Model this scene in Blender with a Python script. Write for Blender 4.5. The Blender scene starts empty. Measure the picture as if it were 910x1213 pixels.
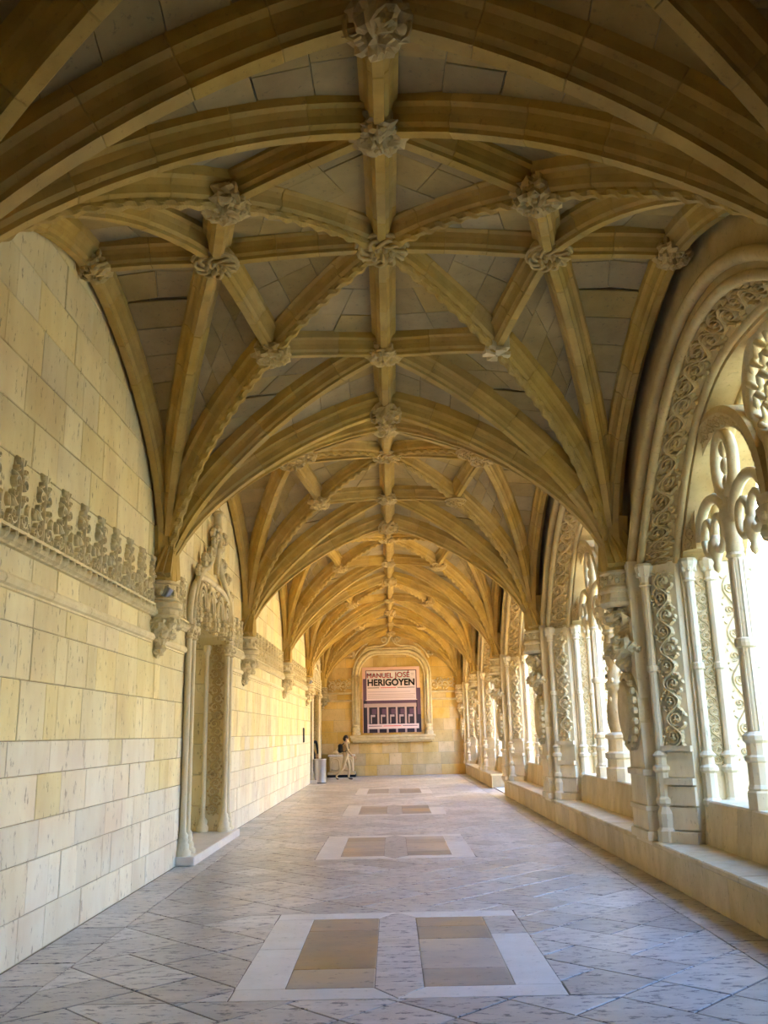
import bpy, math, random
from mathutils import Vector, Matrix
random.seed(7)
R = math.radians
SC = bpy.context.scene
COL = SC.collection

# ------------------------------------------------------------------ camera
def make_camera():
    yaw, pitch, roll, f, h = -.0043, .2451, -.0211, 1048.5, 1.8
    fw = Vector((math.sin(yaw)*math.cos(pitch), math.cos(yaw)*math.cos(pitch), math.sin(pitch)))
    r = Vector((math.cos(yaw), -math.sin(yaw), 0)); u = r.cross(fw)
    r2 = math.cos(roll)*r + math.sin(roll)*u
    u2 = -math.sin(roll)*r + math.cos(roll)*u
    cd = bpy.data.cameras.new('camera'); co = bpy.data.objects.new('camera', cd); COL.objects.link(co)
    co.matrix_world = Matrix(((r2.x, u2.x, -fw.x, 0), (r2.y, u2.y, -fw.y, 0), (r2.z, u2.z, -fw.z, h), (0, 0, 0, 1)))
    cd.sensor_fit = 'VERTICAL'; cd.sensor_height = 36; cd.lens = f/1213*36
    cd.clip_start = .05; cd.clip_end = 300
    SC.camera = co
make_camera()

# ------------------------------------------------------------------ light
w = bpy.data.worlds.new('sky'); SC.world = w; w.use_nodes = True
nt = w.node_tree; nt.nodes.clear()
sky = nt.nodes.new('ShaderNodeTexSky'); sky.sky_type = 'NISHITA'; sky.sun_disc = False
sky.sun_elevation = R(32); sky.sun_rotation = R(175); sky.air_density = 1.0; sky.dust_density = .2; sky.ozone_density = 7
bg = nt.nodes.new('ShaderNodeBackground'); bg.inputs['Strength'].default_value = 2.5
wo = nt.nodes.new('ShaderNodeOutputWorld')
nt.links.new(sky.outputs[0], bg.inputs[0]); nt.links.new(bg.outputs[0], wo.inputs[0])
sd = bpy.data.lights.new('sun', 'SUN'); sd.energy = 50.0; sd.angle = R(.6); sd.color = (1, .88, .66)
so = bpy.data.objects.new('sun', sd); COL.objects.link(so)
# the sun stands behind the camera, 32 degrees high, over the tall wing behind
so.rotation_euler = Vector((-.08, .84, -.53)).to_track_quat('-Z', 'Y').to_euler()
vs = SC.view_settings
vs.view_transform = 'Standard'; vs.look = 'None'; vs.exposure = .76; vs.gamma = 1; vs.use_curve_mapping = False
try:
    SC.cycles.max_bounces = 10; SC.cycles.diffuse_bounces = 7; SC.cycles.caustics_reflective = False; SC.cycles.sample_clamp_indirect = 6
    SC.cycles.use_denoising = True
except Exception:
    pass

# ------------------------------------------------------------------ materials
def mat(name, c1, c2, rough=.8, scale=3, pits=0, pit_scale=14, streak=(1, 1, 1), stain=None, stain_amt=0, var=.12, bump=.25, bump_d=.01, pit_col=(.1, .085, .07), spec=.3, pit_lo=.60):
    m = bpy.data.materials.new(name); m.use_nodes = True
    t = m.node_tree; N = t.nodes; L = t.links
    b = N['Principled BSDF']; b.inputs['Roughness'].default_value = rough
    b.inputs['Specular IOR Level'].default_value = spec
    g = N.new('ShaderNodeNewGeometry')
    mp = N.new('ShaderNodeMapping'); mp.inputs['Scale'].default_value = streak
    L.new(g.outputs['Position'], mp.inputs['Vector'])
    n1 = N.new('ShaderNodeTexNoise'); n1.inputs['Scale'].default_value = scale; n1.inputs['Detail'].default_value = 6; n1.inputs['Roughness'].default_value = .62
    L.new(mp.outputs[0], n1.inputs['Vector'])
    r1 = N.new('ShaderNodeMapRange'); r1.inputs[1].default_value = .3; r1.inputs[2].default_value = .7
    L.new(n1.outputs['Fac'], r1.inputs[0])
    mx = N.new('ShaderNodeMix'); mx.data_type = 'RGBA'
    mx.inputs[6].default_value = (*c1, 1); mx.inputs[7].default_value = (*c2, 1)
    L.new(r1.outputs[0], mx.inputs[0]); col = mx.outputs[2]
    if stain:
        n3 = N.new('ShaderNodeTexNoise'); n3.inputs['Scale'].default_value = .9; n3.inputs['Detail'].default_value = 5
        L.new(g.outputs['Position'], n3.inputs['Vector'])
        r3 = N.new('ShaderNodeMapRange'); r3.inputs[1].default_value = .5; r3.inputs[2].default_value = .72; r3.inputs[4].default_value = stain_amt
        L.new(n3.outputs['Fac'], r3.inputs[0])
        m3 = N.new('ShaderNodeMix'); m3.data_type = 'RGBA'; m3.inputs[7].default_value = (*stain, 1)
        L.new(r3.outputs[0], m3.inputs[0]); L.new(col, m3.inputs[6]); col = m3.outputs[2]
    height = n1.outputs['Fac']
    if pits:
        n2 = N.new('ShaderNodeTexNoise'); n2.inputs['Scale'].default_value = pit_scale; n2.inputs['Detail'].default_value = 4; n2.inputs['Roughness'].default_value = .7
        L.new(mp.outputs[0], n2.inputs['Vector'])
        r2 = N.new('ShaderNodeMapRange'); r2.inputs[1].default_value = pit_lo; r2.inputs[2].default_value = pit_lo+.07; r2.inputs[4].default_value = pits
        L.new(n2.outputs['Fac'], r2.inputs[0])
        m2 = N.new('ShaderNodeMix'); m2.data_type = 'RGBA'; m2.inputs[7].default_value = (*pit_col, 1)
        L.new(r2.outputs[0], m2.inputs[0]); L.new(col, m2.inputs[6]); col = m2.outputs[2]
        sb = N.new('ShaderNodeMath'); sb.operation = 'SUBTRACT'
        L.new(n1.outputs['Fac'], sb.inputs[0]); L.new(r2.outputs[0], sb.inputs[1]); height = sb.outputs[0]
    if var:
        oi = N.new('ShaderNodeObjectInfo')
        ad = N.new('ShaderNodeMath'); ad.operation = 'ADD'; L.new(oi.outputs['Random'], ad.inputs[0]); L.new(g.outputs['Random Per Island'], ad.inputs[1])
        fr = N.new('ShaderNodeMath'); fr.operation = 'FRACT'; L.new(ad.outputs[0], fr.inputs[0])
        rv = N.new('ShaderNodeMapRange'); rv.inputs[3].default_value = 1-var; rv.inputs[4].default_value = 1+var*.7
        L.new(fr.outputs[0], rv.inputs[0])
        hs = N.new('ShaderNodeHueSaturation'); L.new(rv.outputs[0], hs.inputs['Value']); L.new(col, hs.inputs['Color'])
        sv = N.new('ShaderNodeMath'); sv.operation = 'MULTIPLY'; sv.inputs[1].default_value = 7.3; L.new(fr.outputs[0], sv.inputs[0])
        sf = N.new('ShaderNodeMath'); sf.operation = 'FRACT'; L.new(sv.outputs[0], sf.inputs[0])
        sr = N.new('ShaderNodeMapRange'); sr.inputs[3].default_value = 1-var*1.2; sr.inputs[4].default_value = 1+var*1.2
        L.new(sf.outputs[0], sr.inputs[0]); L.new(sr.outputs[0], hs.inputs['Saturation'])
        col = hs.outputs['Color']
    L.new(col, b.inputs['Base Color'])
    bp = N.new('ShaderNodeBump'); bp.inputs['Strength'].default_value = bump; bp.inputs['Distance'].default_value = bump_d
    L.new(height, bp.inputs['Height']); L.new(bp.outputs[0], b.inputs['Normal'])
    return m
def flat(name, c, rough=.6, metal=0, spec=.3):
    m = bpy.data.materials.new(name); m.use_nodes = True
    b = m.node_tree.nodes['Principled BSDF']; b.inputs['Base Color'].default_value = (*c, 1)
    b.inputs['Roughness'].default_value = rough; b.inputs['Metallic'].default_value = metal; b.inputs['Specular IOR Level'].default_value = spec
    return m
M = {
 'wall': mat('wall_limestone', (.81, .71, .43), (.70, .57, .30), .8, 2.2, .8, 17, (1, 1, .4), (.56, .42, .25), .6, .11, .4, pit_col=(.30, .23, .14)),
 'pale': mat('pale_wall_limestone', (.79, .72, .57), (.69, .59, .43), .8, 2.2, .8, 15, (1, 1, .4), (.62, .47, .36), .6, .10, .4, pit_col=(.34, .27, .2)),
 'arch': mat('shaded_arch_limestone', (.66, .52, .27), (.52, .38, .17), .75, 3, .35, 24, (1, 1, 1), (.36, .25, .11), .5, .06, .3, pit_col=(.2, .14, .06)),  # shade of the upper arches put into a darker stone colour
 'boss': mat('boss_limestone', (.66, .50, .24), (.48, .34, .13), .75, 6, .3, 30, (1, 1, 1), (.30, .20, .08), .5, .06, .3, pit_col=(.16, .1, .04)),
 'relief': mat('relief_limestone', (.78, .68, .44), (.66, .54, .31), .75, 6, .3, 30, (1, 1, 1), (.52, .40, .24), .3, .05, .3, pit_col=(.3, .23, .14)),
 'endwall': mat('warm_lit_limestone', (.74, .56, .26), (.58, .39, .13), .8, 1.8, .5, 20, (1, 1, .5), (.42, .28, .10), .6, .14, .4, pit_col=(.28, .19, .08)),  # warm light at the far end put into the stone colour
 'joint': mat('floor_joint', (.16, .14, .12), (.22, .19, .16), .95, 6, var=0),
 'mortar': mat('mortar', (.30, .24, .15), (.40, .33, .2), .95, 6, var=0),
 'bed': mat('web_mortar', (.42, .35, .22), (.34, .28, .17), .95, 6, var=0),
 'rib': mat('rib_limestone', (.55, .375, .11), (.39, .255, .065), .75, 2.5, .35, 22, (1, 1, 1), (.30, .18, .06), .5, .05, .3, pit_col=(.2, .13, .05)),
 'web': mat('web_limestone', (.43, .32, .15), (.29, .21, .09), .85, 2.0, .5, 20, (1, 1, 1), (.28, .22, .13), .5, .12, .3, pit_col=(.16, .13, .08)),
 'carve': mat('carved_limestone', (.76, .64, .40), (.58, .46, .25), .75, 5, .3, 30, (1, 1, 1), (.40, .30, .17), .3, .05, .3, pit_col=(.2, .15, .08)),
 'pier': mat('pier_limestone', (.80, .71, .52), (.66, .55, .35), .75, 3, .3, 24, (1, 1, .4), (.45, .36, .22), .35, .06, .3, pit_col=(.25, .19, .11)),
 'bench': mat('bench_limestone', (.72, .60, .38), (.55, .44, .25), .7, 4, .4, 22, (1, 1, .5), (.40, .30, .16), .5, .10, .3, pit_col=(.2, .15, .08)),
 'tile': mat('floor_limestone', (.60, .56, .53), (.42, .39, .37), .32, 2.4, .95, 6.5, (1, 2.4, 1), (.50, .38, .24), .4, .24, .3, .008, pit_col=(.09, .085, .1), spec=.5, pit_lo=.55),
 'white': mat('pale_marble', (.74, .70, .66), (.62, .58, .54), .34, 3, .35, 14, (1, 1, 1), None, 0, .06, .1, .004, spec=.5),
 'tan': mat('ochre_slab', (.42, .33, .25), (.28, .24, .21), .36, 2.0, .8, 7, (1, 1.6, 1), (.54, .35, .15), .7, .3, .2, .006, pit_col=(.12, .1, .1), spec=.5),
 'ground': mat('courtyard_ground', (.62, .50, .27), (.52, .42, .22), .9, 2, var=0),
 'facade': mat('facade_limestone', (.86, .79, .60), (.78, .69, .48), .85, 1.5, var=.05),
 'steel': flat('brushed_steel', (.42, .42, .44), .28, 1), 'black': flat('black_plastic', (.015, .015, .016), .5),
 'skin': flat('skin', (.50, .31, .20), .6), 'hair': flat('dark_hair', (.02, .015, .012), .6),
 'beige': flat('beige_cloth', (.46, .33, .18), .85), 'trouser': flat('khaki_cloth', (.50, .40, .24), .85), 'dark_cloth': flat('dark_cloth', (.02, .02, .025), .85), 'shoe': flat('brown_shoe', (.09, .05, .03), .6),
 'red_cloth': flat('red_cloth', (.30, .04, .03), .8), 'paper': flat('poster_paper', (.80, .66, .72), .6), 'paper_edge': flat('poster_pink_edge', (.78, .50, .42), .6),
 'ink_red': flat('red_ink', (.70, .05, .09), .6), 'ink_black': flat('black_ink', (.02, .015, .02), .6), 'ink_grey': flat('grey_ink', (.50, .40, .50), .6),
 'ink_purple': flat('purple_ink', (.13, .07, .13), .6), 'ink_mauve': flat('mauve_ink', (.52, .40, .42), .6), 'ink_dark': flat('dark_print', (.035, .025, .045), .6),
}

# ------------------------------------------------------------------ helpers
class MB:
    def __init__(s): s.v = []; s.f = []
    def add(s, vs, fs, flip=False):
        o = len(s.v); s.v += [tuple(p) for p in vs]
        s.f += [tuple(o+i for i in (reversed(f) if flip else f)) for f in fs]
        return s
    def box(s, x0, x1, y0, y1, z0, z1, ch=0):
        if x0 > x1: x0, x1 = x1, x0
        if y0 > y1: y0, y1 = y1, y0
        if ch <= 0:
            s.add([(x, y, z) for z in (z0, z1) for y in (y0, y1) for x in (x0, x1)],
                  [(0, 2, 3, 1), (4, 5, 7, 6), (0, 1, 5, 4), (2, 6, 7, 3), (0, 4, 6, 2), (1, 3, 7, 5)])
        else:  # chamfer all edges of top, bottom and uprights
            rings = []
            for z, i in ((z0, ch), (z0+ch, 0), (z1-ch, 0), (z1, ch)):
                a = ch
                rings.append([(x0+i, y0+i+a, z), (x0+i+a, y0+i, z), (x1-i-a, y0+i, z), (x1-i, y0+i+a, z), (x1-i, y1-i-a, z), (x1-i-a, y1-i, z), (x0+i+a, y1-i, z), (x0+i, y1-i-a, z)])
            s.loft(rings, True, True)
        return s
    def loft(s, rings, closed=True, caps=False):
        n = len(rings[0]); vs = [p for r in rings for p in r]; fs = []
        for i in range(len(rings)-1):
            for j in range(n if closed else n-1):
                k = (j+1) % n
                fs.append((i*n+j, i*n+k, (i+1)*n+k, (i+1)*n+j))
        if caps:
            fs.append(tuple(reversed(range(n)))); fs.append(tuple(range((len(rings)-1)*n, len(rings)*n)))
        return s.add(vs, fs)
    def lathe(s, c, prof, n=16, a0=0, a1=2*math.pi, mod=None, sx=1, sy=1):
        full = abs(a1-a0-2*math.pi) < 1e-6; k = n if full else n+1; rings = []
        for r, z in prof:
            rg = []
            for i in range(k):
                a = a0+(a1-a0)*i/n; rr = r*(mod(a, z) if mod else 1)
                rg.append((c[0]+rr*math.cos(a)*sx, c[1]+rr*math.sin(a)*sy, c[2]+z))
            rings.append(rg)
        return s.loft(rings, full, False)
    def tube(s, path, rad, n=6, closed=False, caps=True):
        P = [Vector(p) for p in path]; m = len(P); rings = []
        up = Vector((0, 0, 1))
        for i in range(m):
            a = P[(i-1) % m] if (closed or i > 0) else P[i]; b = P[(i+1) % m] if (closed or i < m-1) else P[i]
            t = (b-a).normalized()
            if abs(t.dot(up)) > .95: up = Vector((1, 0, 0)) if abs(t.x) < .9 else Vector((0, 1, 0))
            sx = t.cross(up).normalized(); sy = sx.cross(t); up = sy
            r = rad(i/(m-1)) if callable(rad) else rad
            rings.append([tuple(P[i]+sx*(r*math.cos(2*math.pi*j/n))+sy*(r*math.sin(2*math.pi*j/n))) for j in range(n)])
        if closed: rings.append(rings[0])
        return s.loft(rings, True, caps and not closed)
    def ball(s, c, rx, ry=None, rz=None, n=8, m=5):
        ry = ry or rx; rz = rz or rx
        rings = []
        for i in range(m+1):
            p = math.pi*i/m-math.pi/2; k = max(math.cos(p), .02)
            rings.append([(c[0]+rx*k*math.cos(2*math.pi*j/n), c[1]+ry*k*math.sin(2*math.pi*j/n), c[2]+rz*math.sin(p)) for j in range(n)])
        return s.loft(rings, True, True)
    def slab(s, c, n, t=.05, gap=.006, ch=.008):
        c = [Vector(p) for p in c]; n = Vector(n)
        def inset(q, g):
            o = []
            for i in range(4):
                a, b, d = q[i], q[(i+1) % 4], q[i-1]
                e1 = b-a; e2 = d-a
                o.append(a+(e1.normalized()+e2.normalized())*g if e1.length > 3*g and e2.length > 3*g else a)
            return o
        a = inset(c, gap); b = inset(a, ch)
        s.add([p-n*t for p in a]+[p-n*ch for p in a]+b,
              [(0, 1, 5, 4), (1, 2, 6, 5), (2, 3, 7, 6), (3, 0, 4, 7), (4, 5, 9, 8), (5, 6, 10, 9), (6, 7, 11, 10), (7, 4, 8, 11), (8, 9, 10, 11)])
        return s
    def mesh(s, name, m=None, smooth=False):
        me = bpy.data.meshes.new(name); me.from_pydata(s.v, [], s.f)
        if m: me.materials.append(m if not isinstance(m, str) else M[m])
        if smooth: me.polygons.foreach_set('use_smooth', [True]*len(me.polygons))
        return me
    def obj(s, name, m, parent=None, smooth=False):
        return link(name, s.mesh(name, m, smooth), parent)
def link(name, me, parent=None, loc=None, rotz=0, scale=None):
    o = bpy.data.objects.new(name, me); COL.objects.link(o)
    if parent: o.parent = parent
    if loc: o.location = loc
    if rotz: o.rotation_euler = (0, 0, rotz)
    if scale: o.scale = scale
    return o
def tag(o, label=None, cat=None, group=None, kind=None):
    if label: o['label'] = label
    if cat: o['category'] = cat
    if group: o['group'] = group
    if kind: o['kind'] = kind
    return o
def copy_tree(o, parent=None):
    c = o.copy(); COL.objects.link(c); c.parent = parent
    for ch in list(o.children): copy_tree(ch, c)
    return c

from mathutils import noise
def organic(mb, c, rx, ry, rz, amp=.3, freq=9, n=18, m=11, seed=0):
    """lump of undercut foliage: an ellipsoid pushed in and out by noise"""
    rings = []
    for i in range(m+1):
        p = math.pi*i/m-math.pi/2; k = max(math.cos(p), .02); rg = []
        for j in range(n):
            a = 2*math.pi*j/n; d = Vector((k*math.cos(a), k*math.sin(a), math.sin(p)))
            q = Vector((d.x*rx, d.y*ry, d.z*rz))*freq+Vector((seed*3.1, seed*1.7, seed))
            v = noise.noise(q); v = 1-abs(v)*2.2
            f = 1+amp*(v-.35) if k > .03 else 1
            rg.append((c[0]+rx*d.x*f, c[1]+ry*d.y*f, c[2]+rz*d.z*f))
        rings.append(rg)
    return mb.loft(rings, True, True)

# layout
XW = 3.17; L = 7.15; Y1 = 11.94; HB = L/2
T = [Y1+L*(k-1) for k in range(-1, 6)]          # transverse arches: -9.5 ... 40.5  (index 0 is T-1)
T = [Y1-3*L]+[Y1-2*L]+[Y1-L+L*k for k in range(6)]   # -9.51,-2.36,4.79,11.94,19.09,26.24,33.39,40.54
BC = [t+HB for t in T[:-1]]                      # bay centres, seven bays
B0 = 2                                           # the bay that shows largest
YB = T[-1]+.12; YF = T[0]-.1
ZS = 3.85

# ------------------------------------------------------------------ vault
def phi_t(q): return .33*q+.49*q*q+.18*q**12
def phi_w(q): return .13*q+.55*q*q+.32*q**10
SP = (3.08, HB)
ZT, ZC, ZR, ZX, ZWL = 6.22, 6.72, 6.48, 6.60, 6.56
NODE = {'O': (0, 0, ZC), 'T': (0, HB, ZT), 'R': (0, 2.16, ZR), 'X': (1.75, 0, ZX), 'W': (3.08, 0, ZWL)}
dk = 1.36/SP[0]
NODE['D'] = (1.36, HB*dk, ZC-(ZC-ZS)*phi_w(dk))
def arc(end, phi, n=24, q_end=0.0):
    ex, ey, ez = end; out = []
    for i in range(n+1):
        tau = i/n*(1-q_end)**(1/1.7); q = 1-tau**1.7
        out.append(Vector((ex+(SP[0]-ex)*q, ey+(SP[1]-ey)*q, ez-(ez-ZS)*phi(q))))
    return out
def straight(a, b, n=8, rise=.02):
    a = Vector(a); b = Vector(b)
    return [a.lerp(b, i/n)+Vector((0, 0, rise*math.sin(math.pi*i/n))) for i in range(n+1)]
RIBS = {  # quarter-bay ribs: path of the rib's underside, width factor, rope?
 'wall_rib': (arc(NODE['W'], phi_w), .85, 0), 'tierceron': (arc(NODE['X'], phi_w), .9, 0),
 'diagonal_rib': (arc(NODE['O'], phi_w, 24, dk), 1, 1), 'ridge_tierceron': (arc(NODE['R'], phi_t), 1, 0),
 'transverse_rib': (arc(NODE['T'], phi_t), 1.25, 0), 'diagonal_crown': ([p for p in arc(NODE['O'], phi_w, 30) if p.x < 1.36+1e-3], 1, 1),
 'lierne': (straight(NODE['X'], NODE['D']), .9, 0), 'ridge_lierne': (straight(NODE['D'], NODE['R']), .9, 0),
 'ridge_rib': (straight(NODE['R'], NODE['T']), .9, 0), 'crown_ridge_rib': (straight(NODE['O'], NODE['R']), .9, 0),
 'cross_ridge_rib': (straight(NODE['W'], NODE['X']), .9, 0), 'cross_crown_rib': (straight(NODE['X'], NODE['O']), .9, 0)}
RIBS['diagonal_crown'] = ([Vector(NODE['D'])]+RIBS['diagonal_crown'][0], 1, 1)
PROF = [(.045, 0), (.05, .035), (.085, .06), (.10, .12), (.125, .165), (.165, .185), (.17, .23), (.185, .30)]
WEB = .25
def frames(path):
    n = len(path); out = []
    h = path[-1]-path[0]; h.z = 0; h.normalize(); Lt = Vector((-h.y, h.x, 0))
    for i in range(n):
        t = (path[min(i+1, n-1)]-path[max(i-1, 0)]).normalized()
        out.append((path[i], t, Lt, t.cross(Lt)))
    return out
def resample(path, step):
    ln = [0]
    for a, b in zip(path, path[1:]): ln.append(ln[-1]+(b-a).length)
    n = max(1, round(ln[-1]/step)); out = []; j = 0
    for i in range(n+1):
        d = ln[-1]*i/n
        while j < len(path)-2 and ln[j+1] < d: j += 1
        k = (d-ln[j])/max(ln[j+1]-ln[j], 1e-9); out.append(path[j].lerp(path[j+1], min(max(k, 0), 1)))
    return out
def voussoirs(path, wf, rope, step=.62, sub=3):
    """list of MB, one per voussoir of the rib"""
    pts = resample(path, step/sub); fr = frames(pts); out = []
    m = max(1, round((len(pts)-1)/sub)); cuts = [round(i*(len(pts)-1)/m) for i in range(m+1)]
    for a, b in zip(cuts, cuts[1:]):
        mb = MB(); rings = []
        jit = random.uniform(-.003, .003)
        for i in range(a, b+1):
            p, t, Lt, U = fr[i]
            def ring(pp, k, d):
                prof = [(w*wf*k, z*(1.1 if wf > 1.1 else 1)+d) for w, z in PROF]
                return [tuple(pp+Lt*w+U*z) for w, z in prof]+[tuple(pp-Lt*w+U*z) for w, z in reversed(prof)]
            if i == a: rings.append(ring(p+t*.001, .975, .005)); rings.append(ring(p+t*.009, 1, jit))
            elif i == b: rings.append(ring(p-t*.009, 1, jit)); rings.append(ring(p-t*.001, .975, .005))
            else: rings.append(ring(p, 1, jit))
        mb.loft(rings, True, True)
        if rope:   # twisted edge carved along the underside
            seg = resample(pts[a:b+1], .03); fs = frames(seg) if len(seg) > 2 else []
            rr = []
            for i, (p, t, Lt, U) in enumerate(fs):
                ph = i*.9
                rr.append([tuple(p+U*.01+Lt*(.052*math.cos(x)*(1+.28*math.cos(2*x-ph)))+U*(.045*math.sin(x)*(1+.28*math.cos(2*x-ph)))) for x in [2*math.pi*k/8 for k in range(8)]])
            if rr: mb.loft(rr, True, False)
        out.append(mb)
    return out
def quarter(mb, sx, sy):
    o = MB(); o.v = [(x*sx, y*sy, z) for x, y, z in mb.v]
    o.f = [tuple(reversed(f)) for f in mb.f] if sx*sy < 0 else list(mb.f)
    return o
def webcurve(path): return [p+U*WEB for p, t, Lt, U in frames(path)]
CELLS = []
def fan_cell(ra, rb, n, bulge):
    A = resample(webcurve(RIBS[ra][0]), .1); B = resample(webcurve(RIBS[rb][0]), .1)
    def at(C, u):
        x = u*(len(C)-1); i = min(int(x), len(C)-2); return C[i].lerp(C[i+1], x-i)
    rows = []
    us = [.06+.94*i/n for i in range(n+1)]
    for u0, u1 in zip(us, us[1:]):
        wd = (at(A, u1)-at(B, u1)).length; m = max(1, round(wd/.72)); cs = []
        off = random.uniform(-.12, .12)
        vs = [0]+[(k+off*(k % 2*2-1))/m for k in range(1, m)]+[1]
        def pt(u, v): return at(A, u).lerp(at(B, u), v)+Vector((0, 0, bulge*math.sin(math.pi*v)*u))
        for v0, v1 in zip(vs, vs[1:]): cs.append([pt(u0, v0), pt(u0, v1), pt(u1, v1), pt(u1, v0)])
        rows += cs
    return rows
def tri_cell(a, b, c, n):
    up = Vector((0, 0, WEB)); a, b, c = [Vector(NODE[k])+up for k in (a, b, c)]; rows = []
    for i in range(n):
        u0, u1 = i/n, (i+1)/n
        m = 1 if i < n/2 else 2
        for k in range(m):
            v0, v1 = k/m, (k+1)/m
            rows.append([a.lerp(b, u0).lerp(a.lerp(c, u0), v0), a.lerp(b, u0).lerp(a.lerp(c, u0), v1), a.lerp(b, u1).lerp(a.lerp(c, u1), v1), a.lerp(b, u1).lerp(a.lerp(c, u1), v0)])
    return rows
QUADS = fan_cell('wall_rib', 'tierceron', 11, .05)+[]
def full_diag(): return arc(NODE['O'], phi_w, 24, dk)
QUADS += fan_cell('tierceron', 'diagonal_rib', 10, .04)+fan_cell('diagonal_rib', 'ridge_tierceron', 10, .04)+fan_cell('ridge_tierceron', 'transverse_rib', 9, .03)
QUADS += tri_cell('O', 'X', 'D', 4)+tri_cell('O', 'D', 'R', 4)
def down_normal(q):
    q = [Vector(p) for p in q]
    n = (q[2]-q[0]).cross(q[3]-q[1])
    if n.length < 1e-9: n = Vector((0, 0, -1))
    n.normalize(); mid = (q[0]+q[1]+q[2]+q[3])/4
    if n.dot(Vector((0, 0, 2.2))-mid) < 0: n = -n
    return n
bed = MB()
for sx in (1, -1):
    for sy in (1, -1):
        for q in QUADS:
            n = down_normal(q); c = [p-n*.012 for p in q]
            bed.add([(p.x*sx, p.y*sy, p.z) for p in c], [(0, 1, 2, 3)])
allbed = MB()
for yc in BC: allbed.add([(x, y+yc, z) for x, y, z in bed.v], bed.f)
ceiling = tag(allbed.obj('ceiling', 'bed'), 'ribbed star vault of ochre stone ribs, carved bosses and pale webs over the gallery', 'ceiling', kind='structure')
# web stones
def web_stone(q, sx, sy):
    n = down_normal(q); c = [Vector((p.x*sx, p.y*sy, p.z)) for p in q]; n = Vector((n.x*sx, n.y*sy, n.z))
    n2 = (c[1]-c[0]).cross(c[3]-c[0])
    if n2.dot(n) < 0: c = [c[0], c[3], c[2], c[1]]
    j = n*random.uniform(-.004, .006)
    return MB().slab([p+j for p in c], n, .03, .003, .004)
allq = MB(); nstone = 0
for sx in (1, -1):
    for sy in (1, -1):
        for q in QUADS:
            s = web_stone(q, sx, sy); allq.add(s.v, s.f)
            if nstone < 300 or True:
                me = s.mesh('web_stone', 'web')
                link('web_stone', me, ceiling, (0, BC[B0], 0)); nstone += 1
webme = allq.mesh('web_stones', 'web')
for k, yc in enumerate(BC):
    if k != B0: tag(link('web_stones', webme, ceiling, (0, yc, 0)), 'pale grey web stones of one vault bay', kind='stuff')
# ribs
for nm, (path, wf, rope) in RIBS.items():
    two_x = nm not in ('ridge_rib', 'crown_ridge_rib'); two_y = nm not in ('cross_ridge_rib', 'cross_crown_rib')
    for sx in ((1, -1) if two_x else (1,)):
        for sy in ((1, -1) if two_y else (1,)):
            if nm == 'transverse_rib' and sy == -1: continue
            vv = [quarter(mb, sx, sy) for mb in voussoirs(path, wf, rope)]
            whole = MB()
            for mb in vv: whole.add(mb.v, mb.f)
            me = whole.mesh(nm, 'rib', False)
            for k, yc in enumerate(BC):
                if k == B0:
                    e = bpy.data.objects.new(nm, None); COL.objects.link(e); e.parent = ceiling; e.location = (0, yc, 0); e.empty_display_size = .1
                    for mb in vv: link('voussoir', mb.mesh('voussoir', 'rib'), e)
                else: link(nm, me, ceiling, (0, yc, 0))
                if nm == 'transverse_rib' and k == 0: link(nm, me, ceiling, (0, T[0], 0))
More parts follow.
